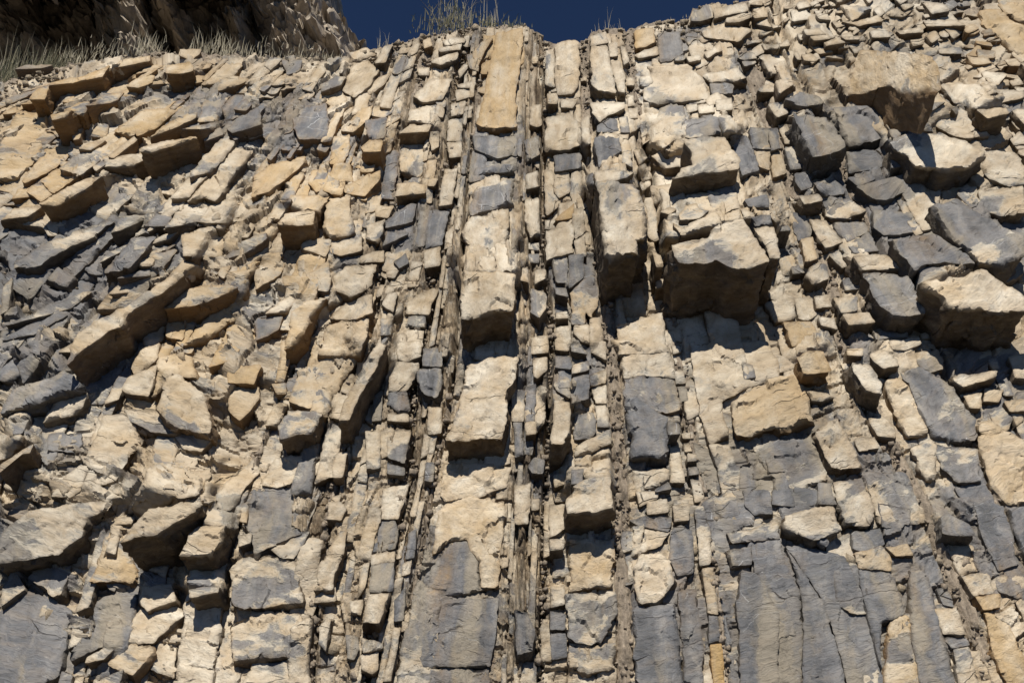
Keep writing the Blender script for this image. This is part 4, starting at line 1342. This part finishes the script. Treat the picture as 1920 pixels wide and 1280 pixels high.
# ---- the shale and soil behind and between the blocks: one continuous sheet, turning back over the rim
nu, nv = 640, 430
xs = np.linspace(-700, 2600, nu)
rows = []
for k, f in enumerate(np.linspace(0, 1, nv)):
    y0 = rim(xs) + 3
    rows.append(np.stack([xs, y0 + (1660 - y0) * f], 1))
G2 = np.array(rows)                                                 # nv, nu, 2
Xf, Yf = G2[..., 0].ravel(), G2[..., 1].ravel()
dep = np.full(Xf.shape, -.085)
for k, hw in SEAM.items():
    g = GR[k]
    gx = np.interp(Yf, g[:, 1], g[:, 0])
    dep += .075 * np.exp(-((Xf - gx) / (hw * 1.3)) ** 2) * (k not in (7, 10))
    if k in (7, 10): dep -= .16 * np.exp(-((Xf - gx) / 7) ** 2)
Pw = at(Xf, Yf, dep)
q = np.stack([Pw[:, 0], Pw @ W_UP, Pw @ W_N], 1)
dis = .05 * fbm(q * np.array([4, 1.6, 1]), 4, 71) + .03 * facet(q * np.array([12, 6, 1.]), 73) + .018 * fbm(q * np.array([30, 14, 1.]), 3, 75) \
    + .014 * vnoise(q * np.array([55, 5, 1.]), 77)
Pw = Pw + W_N * dis[:, None]
Pg = Pw.reshape(nv, nu, 3)
back = []
for m in range(1, 14):                                              # plateau behind the rim
    B = Pg[0] + np.array([0, .12, .01]) * m ** 1.7 - np.array([0, 0, .04]) * m
    B = B + np.stack([0 * xs, 0 * xs, .05 * vnoise(B * 3, 79)], 1)
    back.insert(0, B)
foot = [Pg[-1] * 1.0]
lastd = Pg[-1]
feet = []
for m in range(1, 30):
    z = lastd[:, 2] * (1 - m / 29) - .05 * (m / 29)
    yy = lastd[:, 1] - (lastd[:, 2] - z) / math.tan(R(LEAN)) + .06 * vnoise(np.stack([lastd[:, 0] * 2, z * 3, z], 1), 81) * math.sin(math.pi * m / 29)
    feet.append(np.stack([lastd[:, 0], yy, z], 1))
full = np.vstack([np.array(back), Pg, np.array(feet)])
nr = full.shape[0]
i = np.arange(nr - 1)[:, None] * nu + np.arange(nu - 1)[None]
F = np.stack([i, i + nu, i + nu + 1, i + 1], -1).reshape(-1, 4)
under_cliff(link_mesh('shale', full.reshape(-1, 3), F, None, SHALE, cliff, smooth=50))

# ---- the solid rock the blocks broke away from, showing wherever a block is missing
nu, nv = 1100, 640
xs = np.linspace(-420, 2360, nu)
y0 = rim(xs) + 6
G2 = np.array([np.stack([xs, y0 + (1500 - y0) * f], 1) for f in np.linspace(0, 1, nv)])
Xf, Yf = G2[..., 0].ravel(), G2[..., 1].ravel()
dep, crk, Sb, Tb, qb, wq = strata(Xf, Yf)
dep = dep - .006 - .035 * crk
dg = dep.reshape(nv, nu)
for _ in range(2):
    dg = (dg + np.roll(dg, 1, 0) + np.roll(dg, -1, 0)) / 3; dg = (dg + np.roll(dg, 1, 1) + np.roll(dg, -1, 1)) / 3
step = np.hypot(*np.gradient(dep.reshape(nv, nu))).ravel()
q2 = np.stack([wq[:, 0] * 9, wq[:, 1] * 6, wq[:, 2]], 1)
lf = np.clip((3.2 + 2.6 - Sb) / 1.5, 0, 1)                            # the left part is rougher and more broken
dep += .024 * (1 + 2.0 * lf) * facet(q2, 211) + .010 * (1 + 1.6 * lf) * facet(q2 * np.array([3., 3., 1.]), 213) + .02 * fbm(q2 * 1.3, 4, 215) + .007 * fbm(q2 * 7, 3, 216, .6)
dep += lf * .07 * fbm(q2 * .35, 3, 218)
thin = np.maximum(np.clip(1 - np.abs(Sb - 7.3) / .8, 0, 1), np.maximum(np.clip(1 - np.abs(Sb - 9.55) / .55, 0, 1), np.clip(1 - np.abs(Sb - 5.9) / .35, 0, 1))) ** .6
lamn = vnoise(np.stack([Sb * 26 + .6 * vnoise(qb * 9, 240), Tb / 60.0, Sb * 0], 1), 241) + .5 * vnoise(np.stack([Sb * 60, Tb / 35.0, Sb * 0], 1), 242)
dep += thin * (.045 * lamn - .01)
for k, hw in SEAM.items():
    gx_ = np.interp(Yf, GR[k][:, 1], GR[k][:, 0])
    dep -= .12 * np.exp(-((Xf - gx_) / (hw * 1.0)) ** 4)
Pb = at(Xf, Yf, relief(Xf + 4 * vnoise(qb * 14, 231), Yf + 4 * vnoise(qb * 14, 232))) + W_N * dep[:, None]
gf = np.array([[grey_field(x, y) for x in xs[::15]] for y in np.linspace(-130, 1500, 60)])
iy = np.clip((Yf + 130) / 1630 * 59, 0, 58.9); ix = np.clip((Xf + 420) / 2780 * (gf.shape[1] - 1), 0, gf.shape[1] - 1.01)
a0 = iy.astype(int); b0 = ix.astype(int); fa = iy - a0; fb = ix - b0
gv_ = gf[a0, b0] * (1 - fa) * (1 - fb) + gf[a0 + 1, b0] * fa * (1 - fb) + gf[a0, b0 + 1] * (1 - fa) * fb + gf[a0 + 1, b0 + 1] * fa * fb
i = np.arange(nv - 1)[:, None] * nu + np.arange(nu - 1)[None]
F = np.stack([i, i + nu, i + nu + 1, i + 1], -1).reshape(-1, 4)
under_cliff(link_mesh('bedrock', Pb, F, None, LIME, cliff,
    {'greyness': ('FLOAT', np.clip(.2 + .55 * gv_, 0, 1)), 'ochre': ('FLOAT', .12 + 0 * gv_), 'broken': ('FLOAT', np.clip(.12 + .6 * fbm(q2, 3, 219) + .6 * thin + np.clip(step * 14, 0, 1), 0, 1)),
     'bed_coord': ('FLOAT_VECTOR', np.stack([qb[:, 0], qb[:, 1], dep + K0], 1))}, smooth=32))

# ---- crumbs of broken rock caught in the gutters and on the ledges
def stones(n, sampler, name, mat, dmin, dmax, smin, smax, **kw):
    base = np.array([(x, y, z) for x in (-1, 1) for y in (-1, 1) for z in (-1, 1)], float)
    Fq = np.array([(0, 1, 3, 2), (4, 6, 7, 5), (0, 4, 5, 1), (2, 3, 7, 6), (0, 2, 6, 4), (1, 5, 7, 3)])
    Vs, Fs = [], []
    for k in range(n):
        x, y = sampler()
        if y < rim(x) + 2: continue
        s = smin * (smax / smin) ** (nrg.random() ** 1.8)
        p = at(np.array(x), np.array(y), np.array(nrg.uniform(dmin, dmax)))
        ss = s * nrg.uniform(.45, 1.2, 3)
        a = base * ss * nrg.uniform(.55, 1.0, (8, 3))
        ang = nrg.normal(0, .6, 3)
        ca, sa = math.cos(ang[0]), math.sin(ang[0]); cb, sb = math.cos(ang[1]), math.sin(ang[1]); cc, sc_ = math.cos(ang[2]), math.sin(ang[2])
        Rm = np.array([[ca, -sa, 0], [sa, ca, 0], [0, 0, 1]]) @ np.array([[cb, 0, sb], [0, 1, 0], [-sb, 0, cb]]) @ np.array([[1, 0, 0], [0, cc, -sc_], [0, sc_, cc]])
        Vs.append(p + a @ Rm.T); Fs.append(Fq + len(Vs) * 8 - 8)
    o = link_mesh(name, np.vstack(Vs), np.vstack(Fs), None, mat, smooth=0)
    return o
def seam_pt():
    k = rng.choice([5, 6, 6, 7, 7, 8, 10, 11, 11, 11, 12, 12, 12, 14, 14, 14, 15, 15])
    p = guide_pt(k + 0.0, rng.random())
    return p[0] + rng.gauss(0, SEAM[k] * .8), p[1] + rng.gauss(0, 3)
def any_pt():
    return rng.uniform(-80, 2000), rng.uniform(40, 1330)
def top_pt():
    x = rng.uniform(-60, 1990); return x, rim(x) + 3 + abs(rng.gauss(0, 1)) * 34
tag(stones(5200, seam_pt, 'rubble', SHALE, -.08, .02, .008, .035), 'crumbled brown shale chips packed in the gutters between the beds', 'rubble', kind='stuff')
tag(stones(4200, any_pt, 'chips', SCREE, -.10, -.01, .01, .05), 'loose tan stone chips caught between the limestone blocks', 'rubble', kind='stuff')
tag(stones(2400, top_pt, 'scree', SCREE, -.08, .03, .01, .05), 'small weathered stones strewn along the top rim of the cliff', 'rubble', kind='stuff')

# ---- ground in front
gs = 60
gx, gy = np.meshgrid(np.linspace(-60, 60, gs), np.linspace(-60, 9, gs))
gv = np.stack([gx.ravel(), gy.ravel(), .02 * vnoise(np.stack([gx.ravel(), gy.ravel(), 0 * gx.ravel()], 1) * .7, 91)], 1)
i = np.arange(gs - 1)[:, None] * gs + np.arange(gs - 1)[None]
tag(link_mesh('road', gv, np.stack([i, i + 1, i + gs + 1, i + gs], -1).reshape(-1, 4), None, SOIL), 'grey asphalt road running along the foot of the cliff', kind='structure')

# ---- the farther crag seen over the ledge at the top left
def crag():
    nx, nz = 440, 320
    X = np.linspace(-30, -2.0, nx)
    # photo px (x, y) at plane y = YC
    YC = 17.0
    def world(px, py, Y):
        dr = FWD * FPX + (px - 960)[..., None] * W_X + (640 - py)[..., None] * UPV
        return CAM + dr * ((Y - CAM[1]) / dr[..., 1])[..., None]
    px = np.linspace(-700, 760, nx); py = np.linspace(-700, 330, nz)
    PX, PY = np.meshgrid(px, py)
    # right edge of the crag leans: sky beyond
    edge = np.interp(PY, [-700, -40, 0, 25, 60, 90, 115, 330], [520, 596, 615, 630, 655, 685, 700, 760])
    u = (PX + 700) / 1460
    PX = -700 + (edge + 700) * u
    dY = np.zeros(PX.shape)
    dY -= 3.2 * np.clip((-22 - PY) / 40, 0, 1) * np.clip(np.clip((425 - PX) / 30, 0, 1) - 1.0 * np.clip(1 - np.abs(PX - 235) / 80, 0, 1) ** .4, 0, 1)  # overhang added above the frame, shaped to shade the crag below it
    def bump(cx, w, a, top=-700, sl=0.0):
        e = np.clip(1 - np.abs(PX - (cx + (PY - 50) * sl)) / w, 0, 1)
        return -a * (e ** .45)
    dY += bump(600, 125, 2.6, sl=.25) + bump(235, 55, 1.8, sl=.35) + bump(450, 22, 1.3, sl=.08) + bump(330, 30, 1.0, sl=.6) + bump(20, 60, .9, sl=.3)
    dY += 2.2 * np.clip((u - .93) / .07, 0, 1) ** 2
    W0 = world(PX.ravel(), PY.ravel(), (YC + dY).ravel())
    q = W0 * np.array([1.3, 1.3, 1.0])
    dd = .8 * fbm(q * .8, 4, 101) + .45 * facet(q * 1.5, 103) + .20 * facet(q * 4.0, 105) + .07 * facet(q * 10, 106) + .16 * fbm(q * 5, 4, 107, .6) + .7 * np.abs(fbm(q * 2.0 * np.array([1, 1, 1.6]), 3, 108)) - .5 * np.clip(fbm(q * 1.2, 3, 110), 0, 1)
    W0[:, 1] += dd
    W0[:, 0] += .25 * fbm(q * 3 + 9, 3, 109)
    i = np.arange(nz - 1)[:, None] * nx + np.arange(nx - 1)[None]
    F = np.stack([i, i + nx, i + nx + 1, i + 1], -1).reshape(-1, 4)
    # thickness: a back sheet
    Bk = W0.copy(); Bk[:, 1] += 6
    n0 = len(W0)
    ring = np.concatenate([np.arange(nx), np.arange(1, nz) * nx + nx - 1, (nz - 1) * nx + np.arange(nx - 2, -1, -1), np.arange(nz - 2, 0, -1) * nx])
    rj = np.roll(ring, -1)
    S = np.stack([ring, rj, rj + n0, ring + n0], 1)
    return link_mesh('crag', np.vstack([W0, Bk]), np.vstack([F, F[:, ::-1] + n0, S]), None, FARROCK, smooth=45)
c_ = crag()
tag(c_, 'dark weathered crag rising behind the grassy ledge at the upper left', 'crag', kind='structure')

# ---- grass
def blades(cx, cy, n, hgt, spread, d, lean=.35, wid=.006, base_r=.1):
    Vs, Fs = [], []
    p0 = at(np.array(float(cx)), np.array(float(cy)), np.array(d))
    sc = FPX / float((p0 - CAM) @ FWD)
    n = int(n * (.38 if cx < 700 else .8))
    for k in range(n):
        b = p0 + np.array([nrg.normal(0, base_r), nrg.normal(0, base_r * .8), nrg.normal(0, .02) - .03])
        h = hgt / sc * (.25 + .9 * nrg.random() ** 1.6)
        a = nrg.uniform(0, 2 * math.pi); l = abs(nrg.normal(0, lean)) * h
        dirx = np.array([math.cos(a) * l, math.sin(a) * l * .6, 0])
        w = min(wid * .55, .0032) * (1.5 if cx > 700 else 1.0) * nrg.uniform(.6, 1.4)
        sx = np.array([math.cos(a + 1.57) * .5 + .6, math.sin(a + 1.57) * .4, 0]); sx = sx / (np.linalg.norm(sx) + 1e-6) * w
        pts = [b, b + np.array([0, 0, h * .4]) + dirx * .2, b + np.array([0, 0, h * .75]) + dirx * .55, b + np.array([0, 0, h * nrg.uniform(.85, 1.0)]) + dirx]
        ws = [1, .8, .5, .08]
        o = len(Vs) * 8
        Vs.append(np.array([v for p, ww in zip(pts, ws) for v in (p - sx * ww, p + sx * ww)]))
        Fs.append(np.array([(0, 1, 3, 2), (2, 3, 5, 4), (4, 5, 7, 6)]) + o)
    return np.vstack(Vs), np.vstack(Fs)
def tuft(name, parts, label):
    """parts: list of (blade arguments, material); the first is the tuft itself."""
    root = None
    for args, mat, pn in parts:
        args = list(args); args[8] = args[8] * (.62 if name == 'grass_clump' else 1.2) if len(args) > 8 else .1
        V, F = blades(*args)
        if root is None:
            loc = V.mean(0)
            root = link_mesh(name, V, F, None, mat, None, None, loc, smooth=0)
            tag(root, label, 'grass tuft', 'grass tufts on the cliff top')
            rl = loc
        else:
            c = link_mesh(pn, V, F, None, mat, root, None, rl, smooth=0); c.location = (0, 0, 0)
tuft('grass_tuft', [((850, 50, 420, 34, 0, -.1, .55, .006, .17), GRASS, None), ((850, 45, 60, 85, 0, -.1, .6, .0035, .12), STRAW, 'dry_stalks')], 'bushy green grass tuft with long dry stalks against the blue sky')
tuft('grass_tuft', [((918, 52, 160, 26, 0, -.1, .5, .006, .08), GRASS, None), ((918, 48, 26, 100, 0, -.1, .25, .004, .05), STRAW, 'dry_stalks')], 'tall thin straw-coloured grass just left of the ochre slab top')
tuft('grass_tuft', [((958, 53, 150, 20, 0, -.1, .5, .006, .08), GRASS, None)], 'low dark green tuft sitting on the ochre slab top')
tuft('grass_tuft', [((1150, 60, 26, 55, 0, -.1, .3, .003, .10), STRAW, None)], 'few thin dry stalks on the rim right of the shale gutter')
tuft('grass_tuft', [((1285, 42, 24, 20, 0, -.1, .4, .004, .08), STRAW, None)], 'short dry stalks beside the right skyline rocks')
tuft('grass_tuft', [((712, 92, 18, 45, 0, -.1, .5, .003, .06), STRAW, None)], 'sparse bent stalks on the rim beside the crag foot')
LB = [(15, 150, 400, 78, 'thick grass clump at the left margin of the ledge'), (55, 140, 260, 60, 'second shaggy grass clump from the left margin'),
      (100, 128, 420, 55, 'wide grass clump with tall stalks before the black crag'), (150, 118, 200, 38, 'short grass clump above the long ochre lintel'),
      (205, 106, 200, 34, 'thin grass clump left of the pale crag rib'), (275, 95, 260, 40, 'upright pale grass clump before the pale crag rib'),
      (395, 98, 200, 48, 'pale wispy grass clump below the second crag rib'), (430, 104, 260, 36, 'dense pale grass clump below the second crag rib'),
      (480, 106, 200, 26, 'low grass clump at the foot of the crag buttress'), (560, 108, 220, 22, 'grass clump under the middle of the crag buttress'),
      (615, 112, 160, 18, 'last small grass clump right under the crag edge')]
for x, y, n, h, lb in LB:
    tuft('grass_clump', [((x, y, n, h, 0, -.25, .45, .006, .22), GRASS if h > 50 else STRAW, None), ((x, y - 2, n // 5, h * 1.35, 0, -.3, .4, .004, .2), STRAW, 'dry_stalks')], lb)
print("built", round(time.time() - T00, 1))
